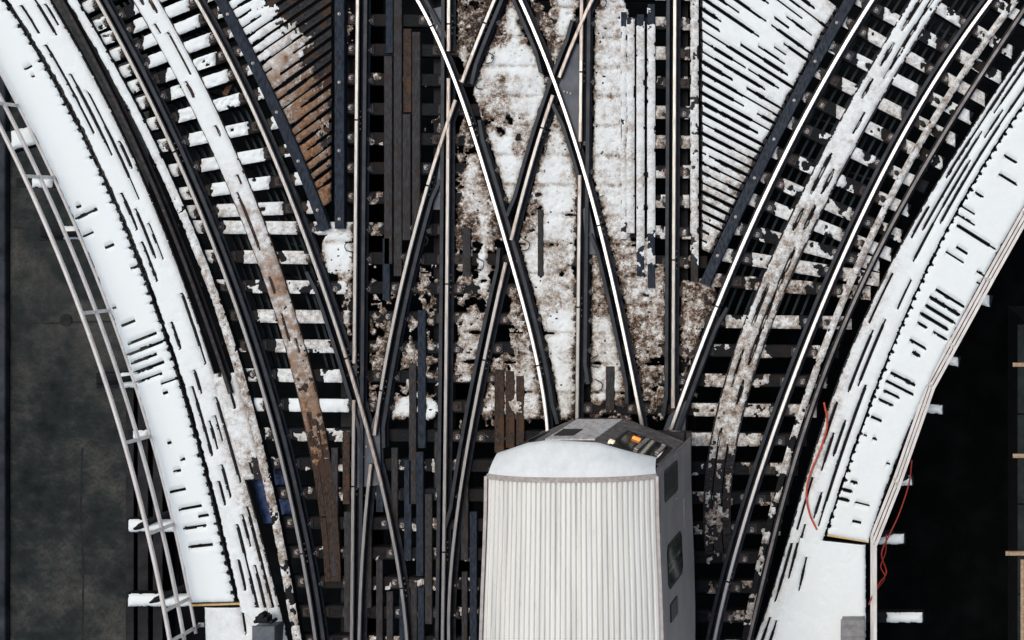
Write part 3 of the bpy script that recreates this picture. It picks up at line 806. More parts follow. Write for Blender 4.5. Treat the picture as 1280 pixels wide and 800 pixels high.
def planks_along(L, R, us, z0, z1, mat, parent, name='decking', board=(260, 420)):
    m = MB(); n = len(L); s = arclen(L, R)
    for (u0, u1) in us:
        q = random.uniform(-board[0], 0)
        while q < s[-1]:
            e = q + random.uniform(*board)
            a, b = max(q + .8, 0), min(e - .8, s[-1])
            if b - a > 6:
                t = np.linspace(a, b, max(2, int((b - a) / 10) + 1))
                cu = (u0 + u1) / 2
                l = np.stack([np.interp(t, s, L[:, 0]), np.interp(t, s, L[:, 1])], 1); r = np.stack([np.interp(t, s, R[:, 0]), np.interp(t, s, R[:, 1])], 1)
                A = l + (r - l) * u0; B = l + (r - l) * u1
                vs = []; fs = []; dz = random.uniform(-.004, .004)
                for i in range(len(t)):
                    pa, pb = W(*A[i], 0), W(*B[i], 0)
                    vs += [(pa[0], pa[1], z0), (pb[0], pb[1], z0), (pb[0], pb[1], z1 + dz), (pa[0], pa[1], z1 + dz)]
                for i in range(len(t) - 1):
                    for j in range(4): fs.append((i * 4 + j, (i + 1) * 4 + j, (i + 1) * 4 + (j + 1) % 4, i * 4 + (j + 1) % 4))
                fs += [(0, 1, 2, 3), tuple((len(t) - 1) * 4 + j for j in (3, 2, 1, 0))]
                m.add(vs, fs)
            q = e
    return m.build(name, mat, parent)

def band_snow(L, R, z, th, parent, seed, dirt, across=None, along=None, cover=None, edge=(2., 2.), saw=None, name='snow_cover', step=1.15, extra=None, lump=.5, ends=(1, 1), rust=None, sawl=None):
    s = arclen(L, R); wid = np.hypot(*(R - L).T); wmax = wid.max()
    nv = int(s[-1] / step) + 2; nu = int(wmax / step) + 2
    q = np.linspace(0, s[-1], nv); u = np.linspace(0, 1, nu)
    l = np.stack([np.interp(q, s, L[:, 0]), np.interp(q, s, L[:, 1])], 1); r = np.stack([np.interp(q, s, R[:, 0]), np.interp(q, s, R[:, 1])], 1)
    PX = l[:, None, 0] + (r - l)[:, None, 0] * u; PY = l[:, None, 1] + (r - l)[:, None, 1] * u
    wq = np.hypot(*(r - l).T)[:, None]
    UP = u[None, :] * wq; Q = q[:, None] + np.zeros_like(PX)
    nz = fbm(PX / 6, PY / 6, seed); lo = fbm(PX / 24, PY / 24, seed + 3)
    d = np.full(PX.shape, 30.)
    if edge[0] is not None:
        e = edge[0] * (.3 + 1.4 * nz)
        if sawl:
            ph = (Q / s[-1] * sawl[0]) % 1.0; e = e + sawl[1] * np.clip(1 - np.minimum(ph, 1 - ph) * 5, 0, 1) * (.4 + 1.2 * vn(np.round(Q / s[-1] * sawl[0]), 3.3, seed))
        d = np.minimum(d, UP - e)
    if edge[1] is not None:
        e = edge[1] * (.3 + 1.4 * nz)
        if saw:
            ph = (Q / s[-1] * saw[0]) % 1.0
            e = edge[1] * (.7 + .7 * lo) + saw[1] * np.clip(1 - np.minimum(ph, 1 - ph) * 4.5, 0, 1) * (.15 + 1.4 * vn(np.round(Q / s[-1] * saw[0]), 3.3, seed))
        d = np.minimum(d, wq - UP - e)
    if ends[0]: d = np.minimum(d, Q - 1.5 * nz)
    if ends[1]: d = np.minimum(d, s[-1] - Q - 1.5 * nz)
    if across:
        K, thr, gain, wm, freq = across
        k = np.round(Q / s[-1] * K); dist = np.abs(Q - k / K * s[-1])
        n1 = vn(UP / freq + k * 31.7, k * 13.37, seed + 7) * .8 + vn(PX / 60, PY / 60, seed + 8) * .2
        w = np.clip((n1 - (thr(PX, PY) if callable(thr) else thr)) * gain, -30, wm); w = np.where(w < .12, -30, np.maximum(w + .3 + (nz - .5) * .8, 1.05))
        if extra:
            for (yc_, u0, u1, ww) in extra:      # slits seen in the photograph: nearest gap to image y at mid width
                kk = np.round(np.interp(yc_, (L[:, 1] + R[:, 1]) / 2, s) / s[-1] * K)
                on = (k == kk) & (u[None, :] > u0) & (u[None, :] < u1)
                tap = np.clip(np.minimum(u[None, :] - u0, u1 - u[None, :]) * 18, 0, 1)
                w = np.where(on & (tap > .3), np.maximum(w, np.maximum(ww * tap * (.7 + .6 * nz), 1.05)), w)
        d = np.minimum(d, dist - w)
    if along:
        us, thr, gain, wm, freq = along
        for i, uu in enumerate(us):
            n1 = vn(Q / freq + i * 91.3, Q * 0 + i * 7.7, seed + 20 + i) * .75 + vn(PX / 70, PY / 70, seed + 9) * .25
            w = np.clip((n1 - (thr(PX, PY) if callable(thr) else thr)) * gain, -30, wm); w = np.where(w < .12, -30, np.maximum(w + .3 + (nz - .5) * .9, 1.05))
            d = np.minimum(d, np.abs(UP - uu * wq) - w)
    if cover is not None:
        c = cover(PX, PY)
        d = np.minimum(d, (c - .5 + (nz - .5) * .75 + (lo - .5) * .75) * 12)
    dt = dirt(PX, PY) if callable(dirt) else np.full(PX.shape, dirt)
    h = th * (1 - np.exp(-np.clip(d, 0, None) / 2.2)) * (1 + .5 * lump * (lo - .5)) - .014 * np.clip(-d, 0, 1) + .010 * (nz - .5) * dt * (d > 1) + .03 * (fbm(PX / 2.6, PY / 2.6, seed + 40, 2) - .5) * dt * (d > 2)
    V = WA(PX, PY, 0.); V[..., 2] = z + h
    k_ = d > -.35; keep = k_[:-1, :-1] & k_[1:, :-1] & k_[:-1, 1:] & k_[1:, 1:]
    return grid_mesh(name, V, keep, np.clip(dt + (lo - .5) * np.minimum(.35, dt * 2), 0, 1), 'snow', parent, rust=None if rust is None else np.clip(rust(PX, PY) + ((lo - .5) * 1.7 + (nz - .5) * 1.2) * (rust(PX, PY) > .05), 0, 1))

def mid_loc(L, R, z=0.):
    i = len(L) // 2; p = (L[i] + R[i]) / 2
    return W(p[0], p[1], 0)[:2] + (z,)

# left outer walkway: boards laid across
L, R = resample('LE', 'SW', [-70, 100, 270, 480, 650, 753], [-110, 73, 244, 461, 641, 752], 240)
tt = np.array([0, 170, 340, 550, 720, 823]) / 823.
def res2(kL, kR, yl, yr, n=260):
    t = np.linspace(0, 1, n); ty = (np.array(yl) - yl[0]) / (yl[-1] - yl[0])
    p = np.polyfit(ty, np.array(yr) - np.array(yl), min(4, len(yl) - 1))
    yL = yl[0] + t * (yl[-1] - yl[0]); yR = yL + np.polyval(p, t)
    fL = kL if callable(kL) else (lambda y, k=kL: C[k].x(y)); fR = kR if callable(kR) else (lambda y, k=kR: C[k].x(y))
    return np.stack([fL(yL), yL], 1), np.stack([fR(yR), yR], 1)
L, R = res2('LE', 'SW', [-70, 100, 270, 480, 650, 753], [-118, 72, 246, 461, 641, 752])
lw = thing('walkway', mid_loc(L, R), 'curved outer walkway of crosswise boards under smooth white snow left of the tracks', 'walkway')
KL = 76
planks_across(L, R, KL, .0, .05, 2.2, 'deck_plank', lw, .0, .965)
band_snow(L, R, .05, .05, lw, 11, .0, across=(KL, .86, 14, 1.1, 16), edge=(1.2, 2.6), saw=(KL, 3.2), lump=.25,
          extra=[(268, .05, .62, 1.5), (280, .05, .35, 1.1), (306, .42, .66, 1.2), (345, .78, .95, 1.3), (375, .1, .2, 1.1), (404, .15, .5, 1.0), (417, .15, .85, 1.3), (430, .04, .92, 1.7), (443, .08, .72, 1.5),
                 (462, .06, .82, 1.9), (472, .04, .7, 1.3), (548, .35, .45, 1.2), (570, .52, .66, 1.4), (590, .3, .5, 1.2), (609, .12, .5, 1.5), (628, .2, .75, 1.5), (640, .6, .85, 1.2), (663, .2, .75, 1.4), (675, .22, .8, 1.7), (92, .55, .75, 1.1), (103, .6, .7, 1.1)])
m = MB(); P = WA(np.array([C['LE'].x(754) - 1, 300.]), np.array([756.5, 754.5]), .05)
m.sweep(P, [(-.014, -.06), (.014, -.06), (.014, .016), (-.014, .016)]); m.build('nosing', 'yellow_paint', lw)

# left inner strip: boards laid lengthwise
bump_ = lambda y: sstep(462, 500, y) * (1 - sstep(548, 610, y))
brx = lambda y: C['BR'].x(y) + (C['ST'].bx(y) - 6 - C['BR'].x(y)) * bump_(y)
L, R = res2('SW', 'BR', [-60, 100, 265, 480, 600, 764], [-75, 82, 245, 462, 592, 764])
ls = thing('plank_walkway', mid_loc(L, R), 'snowy strip of lengthwise planks between the left walkway and the left track', 'plank walkway')
US = [.07, .27, .46, .65, .83, 1.0]
planks_along(L, R, [(a + .012, b - .012) for a, b in zip(US[:-1], US[1:])], .0, .05, 'deck_plank', ls)
band_snow(L, R, .05, .045, ls, 31, lambda x, y: np.clip(np.interp(y, [0, 440, 520, 640, 800], [.02, .05, .16, .22, .12]) * (.5 + 1.2 * sstep(-30, 0, x - C['BR'].x(y))), 0, 1),
          along=(US[1:-1], lambda x, y: .53 + 0 * x, 13, 1.35, 34), ends=(0, 0), edge=(2.4, 1.6), saw=None, lump=.5, cover=lambda x, y: np.interp(y, [0, 480, 560, 800], [1.25, 1.15, 1.05, 1.02]) + 0 * x)
# wider patch where the snow reaches across to the guard timber
brx = lambda y: C['BR'].x(y) - 3.
stx = lambda y: C['ST'].bx(y) - 5.5
L, R = res2(brx, stx, [466, 520, 600], [464, 518, 598])
planks_along(L, R, [(.02, .48), (.52, .98)], -.002, .046, 'deck_plank', ls)
band_snow(L, R, .047, .045, ls, 33, lambda x, y: .24 + .1 * sstep(500, 600, y), along=([.5], .5, 13, 1.3, 30), edge=(None, 1.4), ends=(1, 1), lump=.5,
          cover=lambda x, y: 1.1 - .9 * sstep(540, 590, y) * sstep(.1, .8, (x - brx(y)) / (stx(y) - brx(y))) - .5 * sstep(482, 466, y),
          rust=lambda x, y: .30 * sstep(300, 310, x) * sstep(560, 500, y))
# bottom-left landing
L = np.stack([np.full(60, 257.) + np.linspace(0, 8, 60), np.linspace(757.6, 1005, 60)], 1); R = np.stack([C['BR'].x(L[:, 1]), L[:, 1]], 1)
ll = thing('landing', mid_loc(L, R), 'snow covered landing at the bottom left end of the walkway', 'landing')
planks_along(L, R, [(k / 6 + .01, (k + 1) / 6 - .01) for k in range(6)], .0, .045, 'deck_plank', ll)
band_snow(L, R, .046, .05, ll, 37, .12, along=([.5, .667, .833], .62, 9, 1.3, 24), ends=(0, 0), edge=(1., 1.5), cover=lambda x, y: 1.1 + 0 * x)

# right inner strip, lengthwise planks
L, R = res2('BL', 'SX', [-20, 125, 268, 427, 545, 677], [10, 160, 305, 452, 566, 677])
rs = thing('plank_walkway', mid_loc(L, R), 'snowy strip of lengthwise planks between the right track and the right walkway', 'plank walkway')
US = [0, .19, .37, .55, .73, .92]
planks_along(L, R, [(a + .012, b - .012) for a, b in zip(US[:-1], US[1:])], .0, .05, 'deck_plank', rs)
band_snow(L, R, .05, .045, rs, 51, lambda x, y: np.clip(np.interp(y, [0, 300, 350, 520, 640], [.03, .05, .16, .2, .1]) * (.4 + 1.3 * sstep(32, 0, x - C['BL'].x(y))), 0, 1),
          along=(US[1:-1], lambda x, y: np.interp(y, [0, 230, 300, 600], [.40, .45, .51, .53]) + 0 * x, 13, 1.5, 44), ends=(0, 0), edge=(2.2, 1.2), lump=.5, cover=lambda x, y: 1.15 + 0 * x)
# right outer walkway, boards across
L, R = res2('SX', 'DE', [-20, 132, 350, 501, 600, 668], [8, 166, 386, 524, 616, 677])
rw = thing('walkway', mid_loc(L, R), 'outer walkway of crosswise boards under smooth snow right of the tracks', 'walkway')
KR = 66
planks_across(L, R, KR, .0, .05, 2.2, 'deck_plank', rw, .02, 1.0)
band_snow(L, R, .05, .05, rw, 61, .03, across=(KR, .80, 10, 1.1, 15), edge=(1.3, 1.2), lump=.25, sawl=(KR, 3.2),
          extra=[(292, .1, .85, 2.0), (300, .8, .95, 1.2), (330, .15, .55, .9), (366, .3, .95, 1.9), (377, .25, .95, 2.1), (388, .25, .92, 2.1), (400, .22, .88, 2.2), (415, .25, .5, 1.5), (412, .6, .95, 1.4), (430, .25, .65, 1.8), (446, .4, .6, 2.3),
                 (472, .15, .75, 2.0), (484, .12, .8, 1.7), (495, .15, .55, 1.6), (506, .12, .5, 1.5), (530, .1, .38, 1.8), (546, .3, .42, 1.5), (606, .15, .35, 1.6), (616, .02, .3, 1.9), (626, .0, .3, 1.7), (226, .3, .7, 1.4), (250, .1, .3, 1.2), (205, .2, .5, 1.4)])
# dark toothed gap of the right walkway: board ends just past the snow
m = MB(); P = WA(np.array([1034., 1086.]), np.array([668.8, 677.2]), .05)
m.sweep(P, [(-.014, -.06), (.014, -.06), (.014, .016), (-.014, .016)]); m.build('nosing', 'yellow_paint', rw)
# right lower landing
y = np.linspace(669.5, 1005, 60); L = np.stack([C['BL'].x(y), y], 1); R = np.stack([np.full(60, 1083.), y + np.linspace(10.5, 0, 60)], 1)
rl = thing('landing', mid_loc(L, R), 'wide snow covered landing at the lower right with an orange cable lying beside it', 'landing')
planks_along(L, R, [(k / 14 + .006, (k + 1) / 14 - .006) for k in range(14)], .0, .045, 'deck_plank', rl)
band_snow(L, R, .046, .05, rl, 71, lambda x, y: np.clip(.02 + .14 * sstep(40, 0, x - C['BL'].x(y)), 0, 1), along=([1 / 14, 2 / 14, 3 / 14, 4 / 14, 5 / 14], lambda x, y: .44 + .0022 * (x - C['BL'].x(y)), 9, 1.6, 44), ends=(0, 0), edge=(2.0, 1.), lump=.3, cover=lambda x, y: 1.15 + 0 * x)

# slatted triangular decks
gtx = lambda y: C['GT'].x(np.minimum(y, 283)) + 7
L, R = res2(gtx, lambda y: 416. + 0 * y, [-30, 60, 130, 200, 262], [-125, -10, 80, 172, 254])
bd = thing('slatted_deck', mid_loc(L, R), 'triangular deck of slanting brown boards with rusty dirt left of the main tracks', 'slatted deck')
planks_across(L, R, 26, .0, .05, 4.8, 'slat_wood', bd)
band_snow(L, R, .05, .03, bd, 83, lambda x, y: np.clip(.12 + .4 * sstep(60, 120, y) + .35 * sstep(330, 400, x) - .1 * sstep(40, 0, y), 0, .8),
          across=(26, lambda x, y: .33 - .26 * sstep(.25, .8, (x - gtx(y)) / np.interp(y, [0, 100, 200, 260], [125, 90, 45, 30])), 6, 2.5, 26), edge=(1.5, 1.5),
          cover=lambda x, y: 1.2 - np.clip((x - gtx(y)) / np.interp(y, [0, 60, 130, 200, 260], [70, 70, 72, 45, 28]), 0, 2) * .72 - .25 * sstep(215, 260, y),
          rust=lambda x, y: .8 * sstep(15, 150, y) * np.exp(-((x - gtx(y) - 26) / 30) ** 2) + .2 * sstep(150, 220, y))
trx = lambda y: C['TR'].x(y) - 8
L, R = res2(lambda y: 877. + 0 * y, trx, [-125, -40, 60, 160, 250, 312], [10, 62, 126, 196, 268, 318])
wd = thing('slatted_deck', mid_loc(L, R), 'triangular deck of slanting boards under white snow right of the main tracks', 'slatted deck')
planks_across(L, R, 34, .0, .05, 3.0, 'deck_plank', wd)
band_snow(L, R, .05, .04, wd, 97, lambda x, y: np.clip(.05 + .22 * sstep(140, 260, y) + .12 * sstep(60, 0, trx(y) - x), 0, 1),
          across=(34, lambda x, y: .17 + .14 * sstep(900, 990, x) - .08 * sstep(190, 260, y) + .18 * sstep(.35, .75, fbm(x / 60, y / 60, 300)), 8, 1.85, 34), edge=(2., 3.), cover=lambda x, y: np.interp(y, [0, 230, 300], [1.2, 1.1, .85]) + 0 * x)

# planks between the rails of the curves
hw = 13.5
y = np.linspace(-60, 726, 260)
csl = np.gradient(C['CS'].x(y), y); nrm = 1 / np.sqrt(1 + csl ** 2)
ctr = np.stack([C['CS'].x(y), y], 1); N = np.stack([nrm, -csl * nrm], 1)
wv = np.interp(y, [0, 260, 400, 540, 726], [14.5, 13.5, 12.5, 12.5, 10])[:, None]
L = ctr - N * wv; R = ctr + N * wv
cl = thing('centre_planks', mid_loc(L, R), 'curved run of three planks in the left curve, white above and rust brown below', 'plank walk')
planks_along(L, R, [(.01, .33), (.345, .655), (.67, .99)], .0, .05, 'rusty_plank', cl, board=(150, 260))
band_snow(L, R, .05, .045, cl, 113, lambda x, y: np.interp(y, [0, 190, 250, 300, 420, 520], [.03, .05, .25, .34, .42, .62]) + 0 * x, along=([.337, .663], .54, 9, 1.6, 22), edge=(1., 1.), rust=lambda x, y: np.interp(y, [0, 215, 270, 420, 520, 600], [0, 0, .36, .48, .55, .6]) + 0 * x,
          cover=lambda x, y: np.interp(y, [0, 250, 380, 450, 520, 580, 640], [1.25, 1.1, .88, .78, .6, .30, .1]) + 0 * x)
y = np.linspace(-60, 690, 250)
csl = np.gradient(C['CR'].x(y), y); nrm = 1 / np.sqrt(1 + csl ** 2)
ctr = np.stack([C['CR'].x(y), y], 1); N = np.stack([nrm, -csl * nrm], 1)
L = ctr - N * 17; R = ctr + N * 17
cr = thing('centre_planks', mid_loc(L, R), 'curved run of snowy planks with dark slits in the right curve', 'plank walk')
planks_along(L, R, [(.0, .30), (.345, .655), (.70, 1.)], .0, .05, 'deck_plank', cr, board=(150, 260))
band_snow(L, R, .05, .045, cr, 127, lambda x, y: np.interp(y, [0, 120, 230, 420, 600], [.08, .14, .30, .42, .5]) + 0 * x, along=([.322, .678], lambda x, y: np.interp(y, [0, 200, 300], [.36, .44, .5]) + 0 * x, 10, 1.9, 26), edge=(1.6, 1.6),
          cover=lambda x, y: np.interp(y, [0, 40, 100, 480, 560, 620, 690], [.88, .95, 1.05, .92, .72, .5, .3]) + 0 * x)

# ------------------------------------------------------------------ snow over the middle of the junction
near = None
xs = np.arange(404, 897, 1.0); ys = np.arange(-22, 600, 1.0)
PX, PY = np.meshgrid(xs, ys)
cv_, dv_ = cover_dirt(PX, PY)
nz = fbm(PX / 9, PY / 9, 201); hi = fbm(PX / 3.4, PY / 3.4, 207, 2); lo = fbm(PX / 34, PY / 34, 211)
d = (cv_ - .5 + (nz - .5) * .95 + (lo - .5) * .55) * 15
sp = vn(PX / 2.6, PY / 2.6, 231); d = np.where(sp > .93 - .10 * np.clip(dv_, 0, 1), np.minimum(d, (.955 - sp) * 30 - .6), d)   # little pits and cinders
# seams where two ties meet under the snow
k = np.round((PY - 25 - 18.5 - (PX - 417) * .011) / 37); ds = np.abs(PY - 43.5 - (PX - 417) * .011 - 37 * k)
w = (vn(PX / 22 + k * 17.1, k * 5.3, 241) - .55) * 9 * sstep(225, 300, PY)
d = np.minimum(d, ds - np.clip(w, -4, 3.2) + (nz - .5) * 2)
for key, m_ in [('R1', 6.5), ('R2', 6.), ('R3', 5.), ('R4', 6.5), ('D1', 5.), ('D2', 5.), ('D3', 5.5), ('D4', 5.5), ('LI', 6.), ('RE', 6.)]:
    cvx = C[key]; sl = np.polyval(np.polyder(cvx.c), (ys - 400) / 400) / 400
    cs = (1 / np.sqrt(1 + sl ** 2))[:, None]
    dx = (PX - cvx.bx(ys)[:, None]) * cs
    lim = (ys < RLIM.get(key, 900) + 40)[:, None]
    d = np.where(lim, np.minimum(d, np.abs(dx) - m_ - 7 * (hi - .35)), d); near = np.where(lim, np.abs(dx), 99) if near is None else np.where(lim, np.minimum(near, np.abs(dx)), near)
for key, off in [('R1', 9.5), ('R2', -7.5), ('R3', 9.), ('R4', -8.5), ('D1', 9.), ('D2', -9.), ('D3', 9.), ('D4', -9.5)]:
    d = np.minimum(d, np.abs(PX - C[key].bx(ys)[:, None] - off * .99) - 4.5 - 4 * (hi - .35))
# black flangeways with nothing in them beside the right track planks
for (x0, x1, y0, y1) in [(819, 833, -30, 330), (848, 862, -30, 350), (426, 441, 60, 232), (457, 479, 50, 330)]:
    d = np.where((PX > x0 - 3) & (PX < x1 + 3) & (PY > y0) & (PY < y1), np.minimum(d, -2), d)
d = np.where((PX < 417) & (PY < 290), -2, d); d = np.where((PX > 862) & (PY < 330), -2, d)
d = np.where(PX < C['GT'].x(np.minimum(PY, 287)) + 9, np.where(PY < 285, -2, d), d)
h = .042 * (1 - np.exp(-np.clip(d, 0, None) / 2.6)) * (.75 + .5 * lo) - .014 * np.clip(-d, 0, 1) + .010 * (nz - .5) * (d > 1) + .034 * (hi - .5) * (d > 2) * np.clip(dv_ - .05, 0, .6)
V = WA(PX, PY, 0.); V[..., 2] = h
k_ = d > -1; keep = k_[:-1, :-1] & k_[1:, :-1] & k_[:-1, 1:] & k_[1:, 1:]
dd = np.clip(dv_ + (lo - .5) * .45 + (nz - .5) * .25 + .25 * np.clip(1 - d / 4, 0, 1) + .34 * np.exp(-np.clip(near - 7, 0, None) / 7) * (.4 + 1.2 * lo) * (1 - soft(PX, PY, (406, 441, 290, 346), 8)), 0, 1)
sn = grid_mesh('snow', V, keep, dd, 'snow')
setp(sn, 'patchy dirty snow lying over the ties and planks of the crossing tracks', 'snow', None, 'stuff')

# tie plates' small frost piles beside the right track: black-ringed clips are on the plates already

# ------------------------------------------------------------------ bond wires and cables
def spline(pts, n=10):
    P = np.array(pts, float); Q = np.vstack([2 * P[0] - P[1], P, 2 * P[-1] - P[-2]]); out = []
    for i in range(1, len(Q) - 2):
        for t in np.linspace(0, 1, n, endpoint=False):
            a, b, c, e = Q[i - 1], Q[i], Q[i + 1], Q[i + 2]
            out.append(.5 * ((2 * b) + (-a + c) * t + (2 * a - 5 * b + 4 * c - e) * t ** 2 + (-a + 3 * b - 3 * c + e) * t ** 3))
    out.append(P[-1]); return np.array(out)
wires = [(651, 36, 9), (610, 72, 8), (750, 3, 9), (752, 252, -8), (676, 186, 8), (600, 105, -7), (746, 482, 8), (655, 306, 8), (717, 440, 9), (745, 452, -8), (437, 308, -7), (350, 588, -8), (598, 330, 8), (528, 300, 8)]
for i, (x, y, r) in enumerate(wires):
    m = MB(); P = spline([W(x - r * .3, y - abs(r), .07), W(x + r * .8, y - abs(r) * .3, .09), W(x + r * .6, y + abs(r) * .7, .075), W(x - r * .4, y + abs(r) * .9, .065)], 6)
    m.tube(P, .008, 6)
    setp(m.build('bond_wire', 'wire'), 'small black loop of bond wire sticking out beside a rail in the snow', 'wire', 'bond wire loops along the rails')
def cable(pts, r, mat, label):
    m = MB(); m.tube(spline([W(x, y, z) for x, y, z in pts], 10), r, 8); setp(m.build('cable', mat, smooth=True), label, 'cable')
cable([(1030, 503, .13), (1034, 530, .13), (1026, 560, .13), (1013, 592, .13), (1008, 618, .13), (1012, 642, .13), (1021, 662, .11)], .016, 'orange_cable', 'orange cable lying along the edge of the right plank strip')
cable([(1140, 575, -.4), (1136, 605, -.35), (1124, 642, -.2), (1112, 668, -.1), (1102, 692, .0), (1108, 715, -.1), (1100, 728, .1), (1092, 742, .3), (1086, 756, .35)], .013, 'red_cable', 'thin red cable hanging over the dark gap beside the lower right railing')
cable([(1108, 668, -.1), (1107, 690, -.2), (1101, 708, -.2), (1106, 722, -.15), (1094, 740, .2)], .010, 'red_cable', 'short red cable looped beside the longer hanging one')

# ------------------------------------------------------------------ railings
def railing_left():
    y0, y1 = -190, 792
    inner = Cv([(0, 90), (89, 270), (135, 390), (170, 481), (186, 535), (214, 648), (245, 793)], 3, .06)
    root = thing('railing', tuple(inner.path(400, 401, 0)[0]), 'pale metal three rail railing along the left walkway above the street', 'railing')
    for nm, z, r in (('toe_rail', .05, .026), ('mid_rail', .40, .030), ('top_rail', .78, .032)):
        m = MB(); P = inner.path(y0, y1, z, 10); m.tube(P, r, 10); m.build(nm, 'galvanised', root, smooth=True)
    for yy in (-20, 56, 132, 222, 388, 545, 655, 748, 785):
        p = inner.path(yy, yy + 1, 0)[0]; m = MB()
        m.box(p, (1, 0), (0, 1), .012, .028, -.12, .80, 0, .004)
        m.box((p[0] + .02, p[1]), (1, 0), (0, 1), .05, .035, -.12, -.1, 0, .004)
        m.build('post', 'galvanised', root)
    return inner
inner = railing_left()

def railing_right():
    pts = [(1452, -20), (1278, 265), (1234, 343), (1160, 478), (1118, 598), (1090, 668), (1090, 1005)]
    root = thing('railing', W(1160, 478, 0), 'pale metal railing along the outer edge of the right walkway and landing', 'railing')
    for nm, z, off, r in (('toe_rail', .04, 0, .024), ('mid_rail', .42, 3.2, .020), ('top_rail', .80, 6.2, .024)):
        m = MB(); P = []
        for (a, b) in zip(pts[:-1], pts[1:]):
            for t in np.linspace(0, 1, 14, endpoint=False): P.append((a[0] + (b[0] - a[0]) * t + off, a[1] + (b[1] - a[1]) * t))
        P.append((pts[-1][0] + off, pts[-1][1])); P = np.array(P); Q = WA(P[:, 0], P[:, 1], 0.); Q[:, 2] = z
        m.sweep(Q, [(-r, -r * .7), (r, -r * .7), (r, r * .7), (-r, r * .7)]); m.build(nm, 'galvanised', root)
    for (x, y) in [(1278, 265), (1231, 348), (1187, 430), (1160, 478), (1118, 598), (1091, 672), (1091, 770)]:
        p = W(x, y, 0); m = MB()
        poly = [(-.02, -.1), (.02, -.1), (.095, .8), (.06, .8)]
        vs = []
        for dy in (-.02, .02): vs += [(p[0] + a, p[1] + dy, z) for a, z in poly]
        m.add(vs, [(0, 1, 2, 3), (7, 6, 5, 4), (0, 4, 5, 1), (1, 5, 6, 2), (2, 6, 7, 3), (3, 7, 4, 0)])
        m.build('post', 'galvanised', root)
railing_right()

# ------------------------------------------------------------------ outrigger beams sticking out from under the walkways
def outrigger(x0, x1, y, z, label, group, hw=.1, sx=None, sw=1.0, slope=0., knee=None, seed=0):
    A = np.array(W(x0, y, z)[:2]); B = np.array(W(x1, y + slope * (x1 - x0), z)[:2])
    ax = B - A; Ln = np.linalg.norm(ax); ax /= Ln; ay = np.array([-ax[1], ax[0]]); c = (A + B) / 2
    root = thing('outrigger_beam', (c[0], c[1], z - .18), label, 'beam', group)
    m = MB(); m.box(c, ax, ay, Ln / 2, hw, z - .18, z, 0, .01); m.build('beam', 'bracket_black', root)
    if knee:
        # raking strut from the beam end up to the deck
        p = W(knee[0], knee[1], z); q = W(knee[2], knee[3], .0); m = MB()
        P = np.array([(p[0], p[1], z + .02), (q[0], q[1], -.02)]); m.tube(P, .05, 4); m.build('strut', 'bracket_black', root)
    if sx:
        s0, s1 = sx
        nu = int((s1 - s0) / 1.2) + 3; nv = int(hw * 2 * S0 / 1.1) + 3
        u = np.linspace(s0, s1, nu); v = np.linspace(-1, 1, nv)
        PX = u[None, :] + 0 * v[:, None]; PY = (y + slope * (u - x0))[None, :] + v[:, None] * hw * sw * S0 * H / (H - z) * .97
        nz = fbm(PX / 5 + seed, PY / 5, 7)
        d = np.minimum(np.minimum(PX - s0, s1 - PX), (1 - np.abs(v))[:, None] * hw * S0) + .8 - 2.6 * nz
        h = .06 * (1 - np.exp(-np.clip(d, 0, None) / 2.5)) - .012 * np.clip(-d, 0, 1)
        V = WA(PX, PY, np.full(PX.shape, z)); V[..., 2] = z + h
        k = d > -1; keep = k[:-1, :-1] & k[1:, :-1] & k[:-1, 1:] & k[1:, 1:]
        grid_mesh('snow_cap', V, keep, np.full(PX.shape, .03), 'snow', root)
GL = 'outrigger beams under the left walkway'
outrigger(8, 60, 178, -.25, 'black outrigger beam with snow on it, topmost under the left railing', GL, sx=(14, 46), slope=-.28, hw=.17, seed=1)
outrigger(20, 70, 228, -.25, 'thin pale topped outrigger under the left railing just above the second', GL, sx=(40, 66), slope=.02, hw=.08, seed=9)
outrigger(50, 112, 292, -.25, 'long black outrigger beam with a snow wedge level with the street joint', GL, sx=(79, 100), slope=-.02, hw=.12, knee=(54, 294, 108, 292), seed=2)
outrigger(120, 190, 476, -.25, 'long black outrigger beam with snow at mid height of the left railing', GL, sx=(150, 178), slope=-.02, hw=.13, knee=(124, 478, 186, 470), seed=3)
outrigger(158, 240, 657, -.3, 'snow topped outrigger beam above the lowest one under the left railing', GL, sx=(160, 222), slope=.0, hw=.11, knee=(170, 660, 214, 640), seed=4)
outrigger(158, 252, 750, -.3, 'snow topped outrigger beam, lowest under the left railing', GL, sx=(160, 240), slope=.0, hw=.11, knee=(190, 752, 240, 730), seed=5)
outrigger(160, 205, 545, -.3, 'short grey topped outrigger under the left railing above the girders', GL, sx=(166, 186), slope=-.1, hw=.08, seed=6)
GRR = 'outrigger beams under the right walkway'
outrigger(1255, 1292, 262, -.3, 'snow topped outrigger beam, topmost at the right edge of the photo', GRR, sx=(1266, 1288), hw=.11, slope=.3, knee=(1283, 264, 1262, 250), seed=11)
outrigger(1195, 1240, 366, -.3, 'outrigger beam with a white snow wedge, second from the top on the right', GRR, sx=(1214, 1237), hw=.10, slope=.25, knee=(1228, 358, 1212, 352), seed=12)
outrigger(1160, 1200, 443, -.3, 'outrigger beam with a small snow wedge, third from the top on the right', GRR, sx=(1176, 1198), hw=.085, slope=.25, knee=(1188, 434, 1172, 430), seed=13)
outrigger(1135, 1180, 508, -.6, 'dim snowy outrigger beam, fourth from the top on the right', GRR, sx=(1152, 1178), hw=.08, slope=.1, seed=14)
outrigger(1090, 1142, 603, -.4, 'outrigger beam with black strut and snow beside the thin red cable', GRR, sx=(1122, 1140), hw=.085, slope=-.05, knee=(1134, 596, 1110, 602), seed=15)
